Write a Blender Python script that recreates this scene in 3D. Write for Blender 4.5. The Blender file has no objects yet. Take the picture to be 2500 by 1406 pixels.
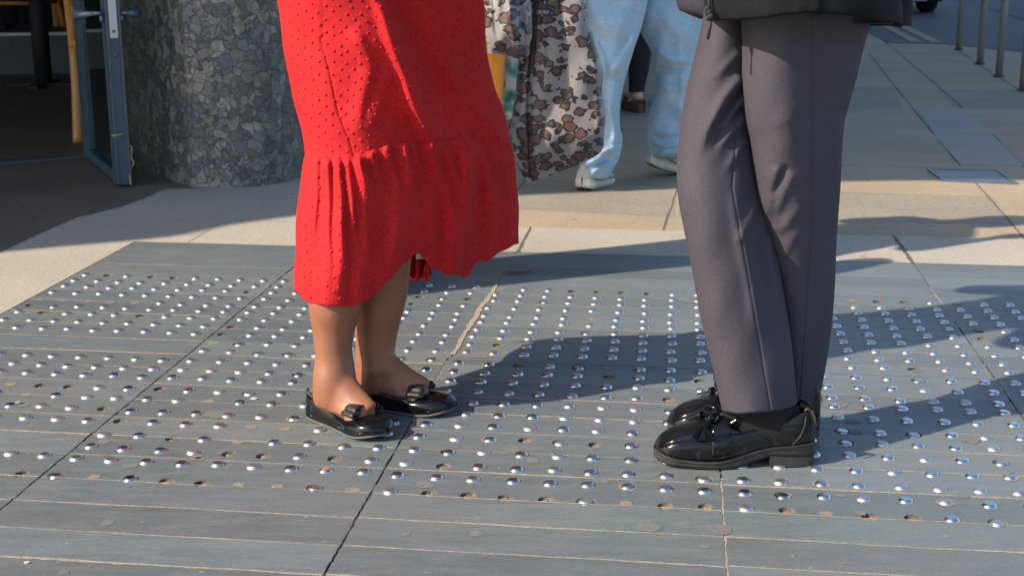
import bpy, bmesh, math, random
import numpy as np
from mathutils import Vector, Matrix, noise
from mathutils.geometry import delaunay_2d_cdt
random.seed(7); rng = np.random.default_rng(7)
sc = bpy.context.scene
R = math.radians

# ---------------------------------------------------------------- camera
F = 3300.0; CAMH = 0.91; TH = math.atan(842/F)
cam_d = bpy.data.cameras.new('camera'); cam = bpy.data.objects.new('camera', cam_d)
sc.collection.objects.link(cam); sc.camera = cam
cam.location = (0, 0, CAMH); cam.rotation_euler = (math.pi/2-TH, 0, 0)
cam_d.sensor_width = 36; cam_d.lens = F/2500*36
cam_d.clip_start = 0.05; cam_d.clip_end = 1500
cam_d.dof.use_dof = True; cam_d.dof.focus_distance = 2.65; cam_d.dof.aperture_fstop = 9.0

# ---------------------------------------------------------------- sky and sun
SUN_EL = 35.5; AZ = R(24)                      # light travels towards +x, +y
LD = Vector((math.cos(AZ)*math.cos(R(SUN_EL)), math.sin(AZ)*math.cos(R(SUN_EL)), -math.sin(R(SUN_EL))))
w = bpy.data.worlds.new('World'); sc.world = w; w.use_nodes = True
nt = w.node_tree; nt.nodes.clear()
sky = nt.nodes.new('ShaderNodeTexSky'); sky.sky_type = 'NISHITA'; sky.sun_disc = False
sky.sun_elevation = R(SUN_EL); sky.sun_rotation = math.atan2(-LD.x, -LD.y)
sky.air_density = 1.0; sky.dust_density = 1.2; sky.ozone_density = 2.2
bg = nt.nodes.new('ShaderNodeBackground'); bg.inputs[1].default_value = 0.15
wo = nt.nodes.new('ShaderNodeOutputWorld')
nt.links.new(sky.outputs[0], bg.inputs[0]); nt.links.new(bg.outputs[0], wo.inputs[0])
sl = bpy.data.lights.new('sun', 'SUN'); sl.energy = 4.8; sl.angle = R(0.53); sl.color = (1.0, 0.86, 0.70)
so = bpy.data.objects.new('sun', sl); sc.collection.objects.link(so)
so.rotation_euler = LD.to_track_quat('-Z', 'Y').to_euler(); so.location = (-5, -3, 6)
sc.view_settings.view_transform = 'Standard'; sc.view_settings.look = 'None'
sc.view_settings.exposure = 0.55; sc.view_settings.gamma = 1.0

# ---------------------------------------------------------------- pixel geometry (photo 2500 px wide)
CT, ST = math.cos(TH), math.sin(TH)
def P(u, v, D):
    a = (u-1250)/F; b = -(v-703)/F
    t = D/(CT+b*ST)
    return Vector((a*t, D, CAMH+(-ST+b*CT)*t))
def G(u, v, z=0.0):
    a = (u-1250)/F; b = -(v-703)/F
    t = (z-CAMH)/(-ST+b*CT)
    return Vector((a*t, (CT+b*ST)*t, z))
def VH(z, D):                                   # pixel row of height z at distance D
    return 703-F*math.tan(TH-math.atan((CAMH-z)/D)) if False else 703+F*math.tan(math.atan((CAMH-z)/D)-TH)
O0 = G(1099, 873); AG = math.atan2(.1288, 1.032)
def W(u, v, z=0.0):                             # paving coordinates -> world
    return Vector((O0.x+u*math.cos(AG)+v*math.sin(AG), O0.y-u*math.sin(AG)+v*math.cos(AG), z))
def S(p):
    x = p[0]-O0.x; y = p[1]-O0.y
    return (x*math.cos(AG)-y*math.sin(AG), x*math.sin(AG)+y*math.cos(AG))
def proj(p):
    x, y, z = p[0], p[1], p[2]-CAMH
    d = y*CT-z*ST
    return 1250+F*x/d, 703-F*(y*ST+z*CT)/d

# ---------------------------------------------------------------- materials
def M(name, col, rough=0.7, metal=0.0, var=0.0, vscale=20, bump=0.0, bscale=60, col2=None, spec=None, coat=0, stretch=None, sheen=0):
    m = bpy.data.materials.new(name); m.use_nodes = True
    t = m.node_tree; b = t.nodes['Principled BSDF']
    b.inputs['Base Color'].default_value = (*col, 1); b.inputs['Roughness'].default_value = rough
    b.inputs['Metallic'].default_value = metal
    if spec is not None: b.inputs['Specular IOR Level'].default_value = spec
    if coat: b.inputs['Coat Weight'].default_value = coat; b.inputs['Coat Roughness'].default_value = .05
    if sheen: b.inputs['Sheen Weight'].default_value = sheen
    tc = t.nodes.new('ShaderNodeTexCoord'); vec = tc.outputs['Object']
    if stretch:
        mp = t.nodes.new('ShaderNodeMapping'); mp.inputs['Scale'].default_value = stretch
        t.links.new(vec, mp.inputs[0]); vec = mp.outputs[0]
    if var or col2:
        n = t.nodes.new('ShaderNodeTexNoise'); n.inputs['Scale'].default_value = vscale; n.inputs['Detail'].default_value = 6
        n.inputs['Roughness'].default_value = .65
        t.links.new(vec, n.inputs['Vector'])
        r = t.nodes.new('ShaderNodeValToRGB')
        c2 = col2 if col2 else tuple(min(1, c*(1+var)) for c in col)
        c1 = col if col2 else tuple(c*(1-var) for c in col)
        r.color_ramp.elements[0].position = .33; r.color_ramp.elements[0].color = (*c1, 1)
        r.color_ramp.elements[1].position = .68; r.color_ramp.elements[1].color = (*c2, 1)
        t.links.new(n.outputs[0], r.inputs[0]); t.links.new(r.outputs[0], b.inputs['Base Color'])
    if bump:
        n2 = t.nodes.new('ShaderNodeTexNoise'); n2.inputs['Scale'].default_value = bscale; n2.inputs['Detail'].default_value = 5
        t.links.new(vec, n2.inputs['Vector'])
        bp = t.nodes.new('ShaderNodeBump'); bp.inputs['Strength'].default_value = bump; bp.inputs['Distance'].default_value = .002
        t.links.new(n2.outputs[0], bp.inputs['Height']); t.links.new(bp.outputs[0], b.inputs['Normal'])
    return m

def node(t, kind, **kw):
    n = t.nodes.new(kind)
    for k, v in kw.items():
        if k.startswith('i_'):
            n.inputs[int(k[2:]) if k[2:].isdigit() else k[2:]].default_value = v
        else: setattr(n, k, v)
    return n
def mixc(t, fac, a, b, blend='MIX'):
    n = t.nodes.new('ShaderNodeMix'); n.data_type = 'RGBA'; n.blend_type = blend
    for i, x in ((0, fac), (6, a), (7, b)):
        if hasattr(x, 'links'): t.links.new(x, n.inputs[i])
        else: n.inputs[i].default_value = x if i == 0 else (*x, 1)
    return n.outputs[2]
def ramp(t, src, stops):
    r = t.nodes.new('ShaderNodeValToRGB'); cr = r.color_ramp
    while len(cr.elements) < len(stops): cr.elements.new(.5)
    for e, (p, c) in zip(cr.elements, stops):
        e.position = p; e.color = (c, c, c, 1) if not hasattr(c, '__len__') else (*c, 1)
    t.links.new(src, r.inputs[0]); return r.outputs[0]

def slate_mat():
    m = M('slate', (.14, .15, .155), .5); t = m.node_tree; b = t.nodes['Principled BSDF']
    tc = t.nodes['Texture Coordinate'].outputs['Object']
    at = node(t, 'ShaderNodeAttribute', attribute_name='tone')
    mp = node(t, 'ShaderNodeMapping'); mp.inputs['Rotation'].default_value = (0, 0, AG); mp.inputs['Scale'].default_value = (1.6, 9, 1)
    t.links.new(tc, mp.inputs[0])
    n1 = node(t, 'ShaderNodeTexNoise', i_Scale=5, i_Detail=8, i_Roughness=.7, i_Distortion=.6); t.links.new(mp.outputs[0], n1.inputs['Vector'])
    n2 = node(t, 'ShaderNodeTexNoise', i_Scale=2.3, i_Detail=5, i_Roughness=.6); t.links.new(tc, n2.inputs['Vector'])
    n3 = node(t, 'ShaderNodeTexNoise', i_Scale=160, i_Detail=4, i_Roughness=.7); t.links.new(tc, n3.inputs['Vector'])
    base = mixc(t, ramp(t, n1.outputs[0], [(.35, 0), (.7, 1)]), (.118, .144, .154), (.166, .190, .192))
    base = mixc(t, ramp(t, n2.outputs[0], [(.42, 0), (.75, .55)]), base, (.185, .190, .182))
    base = mixc(t, 1.0, base, ramp(t, n3.outputs[0], [(.3, .84), (.7, 1.12)]), 'MULTIPLY')
    base = mixc(t, 1.0, base, at.outputs['Color'], 'MULTIPLY')
    # pale chips and scuffs
    v = node(t, 'ShaderNodeTexVoronoi', i_Scale=17, i_Randomness=1.0); t.links.new(tc, v.inputs['Vector'])
    base = mixc(t, ramp(t, v.outputs['Distance'], [(.035, .6), (.06, 0)]), base, (.34, .34, .32))
    mp2 = node(t, 'ShaderNodeMapping'); mp2.inputs['Rotation'].default_value = (0, 0, AG+.15); mp2.inputs['Scale'].default_value = (3, 60, 1)
    t.links.new(tc, mp2.inputs[0])
    n4 = node(t, 'ShaderNodeTexNoise', i_Scale=3, i_Detail=3, i_Roughness=.8); t.links.new(mp2.outputs[0], n4.inputs['Vector'])
    base = mixc(t, ramp(t, n4.outputs[0], [(.66, 0), (.76, .35)]), base, (.27, .27, .26))
    t.links.new(base, b.inputs['Base Color'])
    rr = ramp(t, n1.outputs[0], [(.3, .42), (.7, .62)]); t.links.new(rr, b.inputs['Roughness'])
    bp = node(t, 'ShaderNodeBump', i_Strength=.35, i_Distance=.0015); t.links.new(n1.outputs[0], bp.inputs['Height'])
    bp2 = node(t, 'ShaderNodeBump', i_Strength=.3, i_Distance=.0006); t.links.new(n3.outputs[0], bp2.inputs['Height'])
    t.links.new(bp.outputs[0], bp2.inputs['Normal']); t.links.new(bp2.outputs[0], b.inputs['Normal'])
    return m
def speckle_mat(name, base, lo, hi, dark, scale=240, patch=1.4, rough=.8):
    m = M(name, base, rough); t = m.node_tree; b = t.nodes['Principled BSDF']
    tc = t.nodes['Texture Coordinate'].outputs['Object']
    n1 = node(t, 'ShaderNodeTexNoise', i_Scale=scale, i_Detail=3, i_Roughness=.6); t.links.new(tc, n1.inputs['Vector'])
    n2 = node(t, 'ShaderNodeTexNoise', i_Scale=patch, i_Detail=7, i_Roughness=.62); t.links.new(tc, n2.inputs['Vector'])
    n3 = node(t, 'ShaderNodeTexNoise', i_Scale=scale*.27, i_Detail=4, i_Roughness=.7); t.links.new(tc, n3.inputs['Vector'])
    c = mixc(t, ramp(t, n2.outputs[0], [(.3, 0), (.7, 1)]), lo, hi)
    c = mixc(t, 1.0, c, ramp(t, n1.outputs[0], [(.32, .66), (.68, 1.22)]), 'MULTIPLY')
    c = mixc(t, 1.0, c, ramp(t, n3.outputs[0], [(.3, .85), (.7, 1.1)]), 'MULTIPLY')
    v = node(t, 'ShaderNodeTexVoronoi', i_Scale=7, i_Randomness=1.0); t.links.new(tc, v.inputs['Vector'])
    c = mixc(t, ramp(t, v.outputs['Distance'], [(.05, .75), (.09, 0)]), c, dark)
    t.links.new(c, b.inputs['Base Color'])
    bp = node(t, 'ShaderNodeBump', i_Strength=.4, i_Distance=.001); t.links.new(n1.outputs[0], bp.inputs['Height'])
    t.links.new(bp.outputs[0], b.inputs['Normal'])
    return m
def pillar_mat():
    m = M('pillar_stone', (.2, .2, .19), .38); t = m.node_tree; b = t.nodes['Principled BSDF']
    tc = t.nodes['Texture Coordinate'].outputs['Object']
    nz = node(t, 'ShaderNodeTexNoise', i_Scale=9, i_Detail=5, i_Roughness=.6); t.links.new(tc, nz.inputs['Vector'])
    add = node(t, 'ShaderNodeVectorMath', operation='MULTIPLY_ADD'); add.inputs[1].default_value = (.095, .095, .095)
    t.links.new(nz.outputs['Color'], add.inputs[0]); t.links.new(tc, add.inputs[2])
    outs = []
    v1 = node(t, 'ShaderNodeTexVoronoi', feature='DISTANCE_TO_EDGE', i_Scale=25); t.links.new(add.outputs[0], v1.inputs['Vector'])
    v2 = node(t, 'ShaderNodeTexVoronoi', i_Scale=25); t.links.new(add.outputs[0], v2.inputs['Vector'])
    v3 = node(t, 'ShaderNodeTexVoronoi', feature='DISTANCE_TO_EDGE', i_Scale=46); t.links.new(add.outputs[0], v3.inputs['Vector'])
    n2 = node(t, 'ShaderNodeTexNoise', i_Scale=55, i_Detail=7, i_Roughness=.75); t.links.new(tc, n2.inputs['Vector'])
    n5 = node(t, 'ShaderNodeTexNoise', i_Scale=6, i_Detail=3); t.links.new(tc, n5.inputs['Vector'])
    sep = node(t, 'ShaderNodeSeparateColor'); t.links.new(v2.outputs['Color'], sep.inputs[0])
    c = mixc(t, ramp(t, sep.outputs[0], [(.2, 0), (.9, 1)]), (.13, .132, .12), (.31, .295, .25))
    c = mixc(t, ramp(t, sep.outputs[1], [(.55, 0), (.95, .6)]), c, (.10, .13, .16))
    c = mixc(t, 1.0, c, ramp(t, n2.outputs[0], [(.3, .45), (.7, 1.35)]), 'MULTIPLY')
    big = ramp(t, v1.outputs['Distance'], [(.006, .9), (.05, 0)])
    c = mixc(t, big, c, (.03, .035, .035))
    sm = ramp(t, v3.outputs['Distance'], [(.0, 1), (.12, 0)])
    gate = ramp(t, n5.outputs[0], [(.42, 0), (.6, .8)])
    mm = node(t, 'ShaderNodeMath', operation='MULTIPLY'); t.links.new(sm, mm.inputs[0]); t.links.new(gate, mm.inputs[1])
    c = mixc(t, mm.outputs[0], c, (.03, .035, .035))
    t.links.new(c, b.inputs['Base Color'])
    bp = node(t, 'ShaderNodeBump', i_Strength=.5, i_Distance=.003); t.links.new(big, bp.inputs['Height']); bp.invert = True
    t.links.new(bp.outputs[0], b.inputs['Normal'])
    return m
def leopard_mat():
    m = M('leopard_print', (.6, .57, .55), .42); t = m.node_tree; b = t.nodes['Principled BSDF']
    b.inputs['Sheen Weight'].default_value = .2
    tc = t.nodes['Texture Coordinate'].outputs['Object']
    mp = node(t, 'ShaderNodeMapping'); mp.inputs['Rotation'].default_value = (0, R(28), 0); mp.inputs['Scale'].default_value = (1.0, .25, 1.35)
    t.links.new(tc, mp.inputs[0])
    nz = node(t, 'ShaderNodeTexNoise', i_Scale=42, i_Detail=3, i_Roughness=.55); t.links.new(mp.outputs[0], nz.inputs['Vector'])
    add = node(t, 'ShaderNodeVectorMath', operation='MULTIPLY_ADD'); add.inputs[1].default_value = (.032, .032, .032)
    t.links.new(nz.outputs['Color'], add.inputs[0]); t.links.new(mp.outputs[0], add.inputs[2])
    v = node(t, 'ShaderNodeTexVoronoi', i_Scale=27, i_Randomness=.7); t.links.new(add.outputs[0], v.inputs['Vector'])
    n2 = node(t, 'ShaderNodeTexNoise', i_Scale=60, i_Detail=2); t.links.new(tc, n2.inputs['Vector'])
    n3 = node(t, 'ShaderNodeTexNoise', i_Scale=120, i_Detail=3); t.links.new(tc, n3.inputs['Vector'])
    d = node(t, 'ShaderNodeMath', operation='ADD'); t.links.new(v.outputs['Distance'], d.inputs[0])
    sc2 = node(t, 'ShaderNodeMath', operation='MULTIPLY_ADD'); sc2.inputs[1].default_value = .5; sc2.inputs[2].default_value = -.25
    t.links.new(n2.outputs[0], sc2.inputs[0]); t.links.new(sc2.outputs[0], d.inputs[1])
    inside = ramp(t, d.outputs[0], [(.54, 1), (.555, 0)])
    core = ramp(t, d.outputs[0], [(.37, 1), (.385, 0)])
    dot = ramp(t, d.outputs[0], [(.075, 1), (.09, 0)])
    c = mixc(t, inside, (.25, .235, .235), (.018, .014, .016))
    c = mixc(t, core, c, (.115, .06, .052))
    c = mixc(t, dot, c, (.022, .014, .016))
    # break the rings open with thin pale and dark hatching
    c = mixc(t, ramp(t, n3.outputs[0], [(.64, 0), (.67, .7)]), c, (.16, .08, .065))
    t.links.new(c, b.inputs['Base Color'])
    return m
def cloth_mat(name, col, col2, wscale=900, rough=.85, transl=0.0, tcol=None, var=8, bump=.25, wc=1.0):
    m = M(name, col, rough); t = m.node_tree; b = t.nodes['Principled BSDF']
    b.inputs['Specular IOR Level'].default_value = .25
    tc = t.nodes['Texture Coordinate'].outputs['Object']
    n = node(t, 'ShaderNodeTexNoise', i_Scale=var, i_Detail=4); t.links.new(tc, n.inputs['Vector'])
    mp = node(t, 'ShaderNodeMapping'); mp.inputs['Scale'].default_value = (1, 1, .18); t.links.new(tc, mp.inputs[0])
    mp3 = node(t, 'ShaderNodeMapping'); mp3.inputs['Scale'].default_value = (.18, .18, 1); t.links.new(tc, mp3.inputs[0])
    w1 = node(t, 'ShaderNodeTexNoise', i_Scale=wscale, i_Detail=2); t.links.new(mp.outputs[0], w1.inputs['Vector'])
    w2 = node(t, 'ShaderNodeTexNoise', i_Scale=wscale, i_Detail=2); t.links.new(mp3.outputs[0], w2.inputs['Vector'])
    s = node(t, 'ShaderNodeMath', operation='ADD'); t.links.new(w1.outputs[0], s.inputs[0]); t.links.new(w2.outputs[0], s.inputs[1])
    c = mixc(t, ramp(t, n.outputs[0], [(.3, 0), (.7, 1)]), col, col2)
    c = mixc(t, 1.0, c, ramp(t, s.outputs[0], [(.0, .55), (1.0, 1.0)]) if False else ramp(t, w1.outputs[0], [(.3, 1-.2*wc), (.7, 1+.2*wc)]), 'MULTIPLY')
    c = mixc(t, 1.0, c, ramp(t, w2.outputs[0], [(.3, 1-.14*wc), (.7, 1+.14*wc)]), 'MULTIPLY')
    t.links.new(c, b.inputs['Base Color'])
    bp = node(t, 'ShaderNodeBump', i_Strength=bump, i_Distance=.0008); t.links.new(s.outputs[0], bp.inputs['Height'])
    t.links.new(bp.outputs[0], b.inputs['Normal'])
    if transl:
        tr = node(t, 'ShaderNodeBsdfTranslucent'); tr.inputs[0].default_value = (*tcol, 1)
        mx = node(t, 'ShaderNodeMixShader', i_0=transl); t.links.new(b.outputs[0], mx.inputs[1]); t.links.new(tr.outputs[0], mx.inputs[2])
        t.links.new(mx.outputs[0], t.nodes['Material Output'].inputs[0])
    return m
def skin_mat(name, a, b2):
    m = M(name, a, .5, col2=b2, vscale=14, bump=.12, bscale=420); b = m.node_tree.nodes['Principled BSDF']
    b.inputs['Subsurface Weight'].default_value = .12; b.inputs['Subsurface Scale'].default_value = .01
    b.inputs['Subsurface Radius'].default_value = (1, .35, .2)
    return m

MT = dict(
    slate=slate_mat(), leopard=leopard_mat(), pillar=pillar_mat(),
    granite=speckle_mat('granite', (.5, .45, .4), (.40, .36, .305), (.50, .455, .375), (.2, .17, .15)),
    sandstone=speckle_mat('sandstone', (.4, .33, .24), (.34, .28, .185), (.46, .375, .25), (.2, .16, .12), scale=300),
    sandstone_grey=speckle_mat('sandstone_grey', (.3, .27, .23), (.275, .245, .19), (.35, .31, .235), (.16, .14, .11), scale=200, patch=2.2),
    palestone=speckle_mat('pale_stone', (.4, .38, .36), (.34, .31, .285), (.40, .37, .33), (.27, .24, .2), scale=300),
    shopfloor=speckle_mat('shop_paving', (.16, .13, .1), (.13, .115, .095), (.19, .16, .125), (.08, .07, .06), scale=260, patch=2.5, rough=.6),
    asphalt=speckle_mat('asphalt', (.09, .095, .1), (.085, .09, .10), (.115, .12, .125), (.05, .05, .05), scale=220),
    road=speckle_mat('road_asphalt', (.06, .07, .085), (.055, .068, .085), (.07, .082, .10), (.04, .04, .05), scale=220),
    dirt=M('joint_dirt', (.06, .052, .04), .95, col2=(.20, .165, .12), vscale=90, bump=.6, bscale=300),
    mortar=M('mortar', (.25, .21, .16), .95, col2=(.44, .37, .285), vscale=110, bump=.8, bscale=350),
    stain=M('dirt_stain', (.128, .135, .128), .85, col2=(.185, .185, .17), vscale=90, bump=.3, bscale=250),
    filler=M('hole_filler', (.16, .13, .095), .95, col2=(.34, .28, .20), vscale=120, bump=.8, bscale=350),
    steel=M('stud_steel', (.86, .86, .87), .3, metal=1.0, var=.1, vscale=60, bump=.06, bscale=500),
    dress=cloth_mat('red_chiffon', (.47, .013, .016), (.55, .018, .020), 520, .85, .0, (.8, .02, .02), bump=.35),
    trouser=cloth_mat('trouser_wool', (.056, .050, .062), (.066, .059, .073), 500, .78, bump=.06, var=3, wc=.55),
    jacket=cloth_mat('jacket_fleece', (.0045, .0065, .007), (.008, .011, .011), 300, .95, bump=.8),
    lining=cloth_mat('jacket_lining', (.035, .034, .045), (.045, .043, .055), 600, .8),
    skirt=cloth_mat('dark_cloth', (.03, .03, .04), (.04, .04, .05), 500, .9),
    legging=M('black_legging', (.008, .008, .011), .8, var=.2),
    denim=None,
    sock=cloth_mat('black_sock', (.014, .014, .015), (.02, .02, .021), 700, .95),
    skin=skin_mat('brown_skin', (.25, .098, .048), (.32, .128, .064)),
    skin2=skin_mat('light_skin', (.60, .36, .27), (.66, .42, .32)),
    patent=M('black_patent', (.005, .006, .007), .14, bump=.12, bscale=60, var=.1, spec=.45),
    patent_worn=M('scuffed_patent', (.004, .005, .006), .13, bump=.55, bscale=85, col2=(.010, .011, .012), vscale=30, stretch=(.5, 1, 2), spec=.45),
    ribbon=M('bow_ribbon', (.022, .020, .020), .45),
    rubber=M('black_rubber', (.040, .039, .036), .6, var=.3, vscale=40, bump=.2, bscale=200),
    solegrey=M('grey_sole', (.12, .115, .10), .75, var=.15, vscale=60),
    piping=M('grey_piping', (.045, .042, .045), .7),
    gold=M('gold_wire', (.8, .48, .22), .25, metal=1),
    yellow=M('yellow_tab', (.15, .10, .012), .7, var=.3, vscale=200),
    wood=M('orange_wood', (.50, .22, .05), .45, col2=(.62, .30, .08), vscale=12, stretch=(6, 6, .6)),
    blackmetal=M('black_metal', (.012, .013, .015), .7),
    framemetal=M('blue_grey_frame', (.055, .095, .12), .38, var=.15, vscale=8, spec=.6),
    edgemetal=M('frame_edge', (.13, .16, .18), .45, metal=.5),
    white=M('white_plate', (.60, .60, .58), .5),
    concrete=M('shade_canopy_concrete', (.16, .16, .155), .8, var=.2, vscale=3),
    facade=M('facade_render', (.10, .105, .11), .7, var=.2, vscale=2),
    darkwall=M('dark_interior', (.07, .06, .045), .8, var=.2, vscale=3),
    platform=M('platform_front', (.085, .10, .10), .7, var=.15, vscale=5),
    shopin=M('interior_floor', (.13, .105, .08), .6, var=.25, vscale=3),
    bollard=M('brushed_steel', (.42, .40, .38), .38, metal=.55, var=.12, vscale=30, stretch=(1, 1, .2)),
    sneaker=M('cream_sneaker', (.52, .48, .40), .7, var=.15, vscale=60, bump=.3),
    snsole=M('sneaker_sole', (.66, .63, .56), .6, var=.1, vscale=30),
    olive=M('olive_trim', (.27, .25, .13), .7),
    wicker=M('woven_wedge', (.12, .065, .03), .8, var=.4, vscale=90, bump=.6, stretch=(1, 1, 5)),
    orange=M('orange_plastic', (.80, .30, .02), .4, var=.12, vscale=12, bump=.5, bscale=25),
    carpaint=M('dark_car_paint', (.010, .013, .02), .2, coat=1),
    chrome=M('bumper_trim', (.22, .26, .32), .35, metal=.4),
    tyre=M('tyre', (.012, .012, .012), .85),
    carglass=M('car_glass', (.02, .025, .03), .05),
    headl=M('headlamp', (.6, .62, .65), .1, coat=1),
    paintyel=M('yellow_paint', (.38, .28, .13), .8, col2=(.27, .235, .17), vscale=25),
    cover=M('cover_metal', (.16, .175, .19), .45, metal=.5, var=.2, vscale=30, bump=.5, bscale=150),
    hair=M('hair', (.02, .013, .01), .5), string=M('pale_string', (.34, .29, .2), .9),
    shirt=cloth_mat('plain_shirt', (.2, .2, .22), (.24, .24, .26), 500, .9),
)
def denim_mat():
    m = cloth_mat('light_denim', (.32, .48, .62), (.39, .54, .67), 420, .85, var=3, bump=.3, wc=.8)
    return m
MT['denim'] = denim_mat()
def glass_mat():
    m = M('door_glass', (.6, .7, .7), .02); b = m.node_tree.nodes['Principled BSDF']
    b.inputs['Transmission Weight'].default_value = 1.0; b.inputs['IOR'].default_value = 1.45
    return m
MT['glass'] = glass_mat()
def printed_mat():
    m = M('printed_bag', (.5, .5, .5), .4); t = m.node_tree; b = t.nodes['Principled BSDF']
    tc = t.nodes['Texture Coordinate'].outputs['Object']
    n = node(t, 'ShaderNodeTexNoise', i_Scale=14, i_Detail=2); t.links.new(tc, n.inputs['Vector'])
    c = ramp(t, n.outputs[0], [(.3, (.06, .09, .12)), (.42, (.12, .38, .32)), (.5, (.5, .55, .62)), (.58, (.6, .58, .6)), (.66, (.55, .14, .12)), (.75, (.6, .4, .1))])
    t.links.new(c, b.inputs['Base Color']); return m
MT['printed'] = printed_mat()

# ---------------------------------------------------------------- object helpers
COL = sc.collection
def obj(name, bm_or_me, mat, parent=None, smooth=True):
    if isinstance(bm_or_me, bmesh.types.BMesh):
        me = bpy.data.meshes.new(name); bm_or_me.to_mesh(me); bm_or_me.free()
    else: me = bm_or_me
    if mat: me.materials.append(MT[mat] if isinstance(mat, str) else mat)
    if smooth:
        for p in me.polygons: p.use_smooth = True
    o = bpy.data.objects.new(name, me); COL.objects.link(o)
    if parent is not None: o.parent = parent; o.matrix_parent_inverse = parent.matrix_world.inverted()
    return o
def tag(o, label=None, cat=None, group=None, kind=None):
    if label: o['label'] = label
    if cat: o['category'] = cat
    if group: o['group'] = group
    if kind: o['kind'] = kind
    return o
def empty(name, loc, label, cat, group=None):
    o = bpy.data.objects.new(name, None); COL.objects.link(o); o.location = loc; o.empty_display_size = .1
    bpy.context.view_layer.update()
    return tag(o, label, cat, group)
def recenter(o):                                 # origin to the base of the mesh
    me = o.data; co = np.empty(len(me.vertices)*3); me.vertices.foreach_get('co', co); co = co.reshape(-1, 3)
    c = Vector(((co[:, 0].min()+co[:, 0].max())/2, (co[:, 1].min()+co[:, 1].max())/2, co[:, 2].min()))
    me.transform(Matrix.Translation(-c)); o.location = c
    return o
def faces(bm, pts, fs):
    vs = [bm.verts.new(p) for p in pts]
    for f in fs:
        try: bm.faces.new([vs[i] for i in f])
        except ValueError: pass
    return vs
def box(bm, c, s, rz=0, m=None):
    x, y, z = s[0]/2, s[1]/2, s[2]/2
    pts = [Vector((a*x, b*y, d*z)) for a in (-1, 1) for b in (-1, 1) for d in (-1, 1)]
    rot = m if m is not None else Matrix.Rotation(rz, 3, 'Z')
    faces(bm, [rot@p+Vector(c) for p in pts], [(0, 1, 3, 2), (4, 6, 7, 5), (0, 4, 5, 1), (2, 3, 7, 6), (0, 2, 6, 4), (1, 5, 7, 3)])
def prism(bm, poly, z0, z1):
    n = len(poly)
    a = [bm.verts.new((p[0], p[1], z0)) for p in poly]; b = [bm.verts.new((p[0], p[1], z1)) for p in poly]
    bm.faces.new(a[::-1]); bm.faces.new(b)
    for i in range(n): bm.faces.new((a[i], a[(i+1) % n], b[(i+1) % n], b[i]))
def sheet(bm, poly, z): return bm.faces.new([bm.verts.new((p[0], p[1], z)) for p in poly])
def tube(bm, pts, rad, n=12, cap=True, flat=None):
    pts = [Vector(p) for p in pts]
    if not hasattr(rad, '__len__'): rad = [rad]*len(pts)
    prev = None; rings = []
    up = Vector((0, 0, 1))
    for i, p in enumerate(pts):
        d = (pts[min(i+1, len(pts)-1)]-pts[max(i-1, 0)]).normalized()
        if prev is None:
            a = d.cross(up) if abs(d.dot(up)) < .95 else d.cross(Vector((0, 1, 0)))
            a.normalize()
        else:
            a = prev-d*prev.dot(d); a.normalize()
        b = d.cross(a); prev = a
        r = rad[i]; rx, ry = (r if hasattr(r, '__len__') else (r, r))
        rings.append([bm.verts.new(p+a*rx*math.cos(2*math.pi*k/n)+b*ry*math.sin(2*math.pi*k/n)) for k in range(n)])
    for i in range(len(rings)-1):
        for k in range(n):
            bm.faces.new((rings[i][k], rings[i][(k+1) % n], rings[i+1][(k+1) % n], rings[i+1][k]))
    if cap: bm.faces.new(rings[0][::-1]); bm.faces.new(rings[-1])
    return rings
def smoothpts(pts, n=8):                         # Catmull-Rom through points (tuples of any length)
    P_ = [np.array(p, float) for p in pts]; out = []
    for i in range(len(P_)-1):
        p0 = P_[max(i-1, 0)]; p1 = P_[i]; p2 = P_[i+1]; p3 = P_[min(i+2, len(P_)-1)]
        for k in range(n):
            t = k/n
            out.append(.5*((2*p1)+(-p0+p2)*t+(2*p0-5*p1+4*p2-p3)*t*t+(-p0+3*p1-3*p2+p3)*t**3))
    out.append(P_[-1]); return out
def ellips(bm, c, r, m=None, nu=16, nv=10):
    rings = []
    for j in range(1, nv):
        ph = math.pi*j/nv
        rings.append([Vector((r[0]*math.sin(ph)*math.cos(2*math.pi*k/nu), r[1]*math.sin(ph)*math.sin(2*math.pi*k/nu), r[2]*math.cos(ph))) for k in range(nu)])
    tr = (lambda p: (m@p if m else p)+Vector(c))
    V_ = [[bm.verts.new(tr(p)) for p in rg] for rg in rings]
    t = bm.verts.new(tr(Vector((0, 0, r[2])))); b = bm.verts.new(tr(Vector((0, 0, -r[2]))))
    for j in range(len(V_)-1):
        for k in range(nu): bm.faces.new((V_[j][k], V_[j+1][k], V_[j+1][(k+1) % nu], V_[j][(k+1) % nu]))
    for k in range(nu):
        bm.faces.new((t, V_[0][k], V_[0][(k+1) % nu])); bm.faces.new((b, V_[-1][(k+1) % nu], V_[-1][k]))
def gridmesh(bm, A, closed_u=False):
    """A: rows x cols x 3"""
    nr, nc = len(A), len(A[0])
    V_ = [[bm.verts.new(A[i][j]) for j in range(nc)] for i in range(nr)]
    for i in range(nr-1):
        for j in range(nc if closed_u else nc-1):
            bm.faces.new((V_[i][j], V_[i][(j+1) % nc], V_[i+1][(j+1) % nc], V_[i+1][j]))
    return V_
def solidify(o, t, off=-1):
    m = o.modifiers.new('thickness', 'SOLIDIFY'); m.thickness = t; m.offset = off; return o

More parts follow.
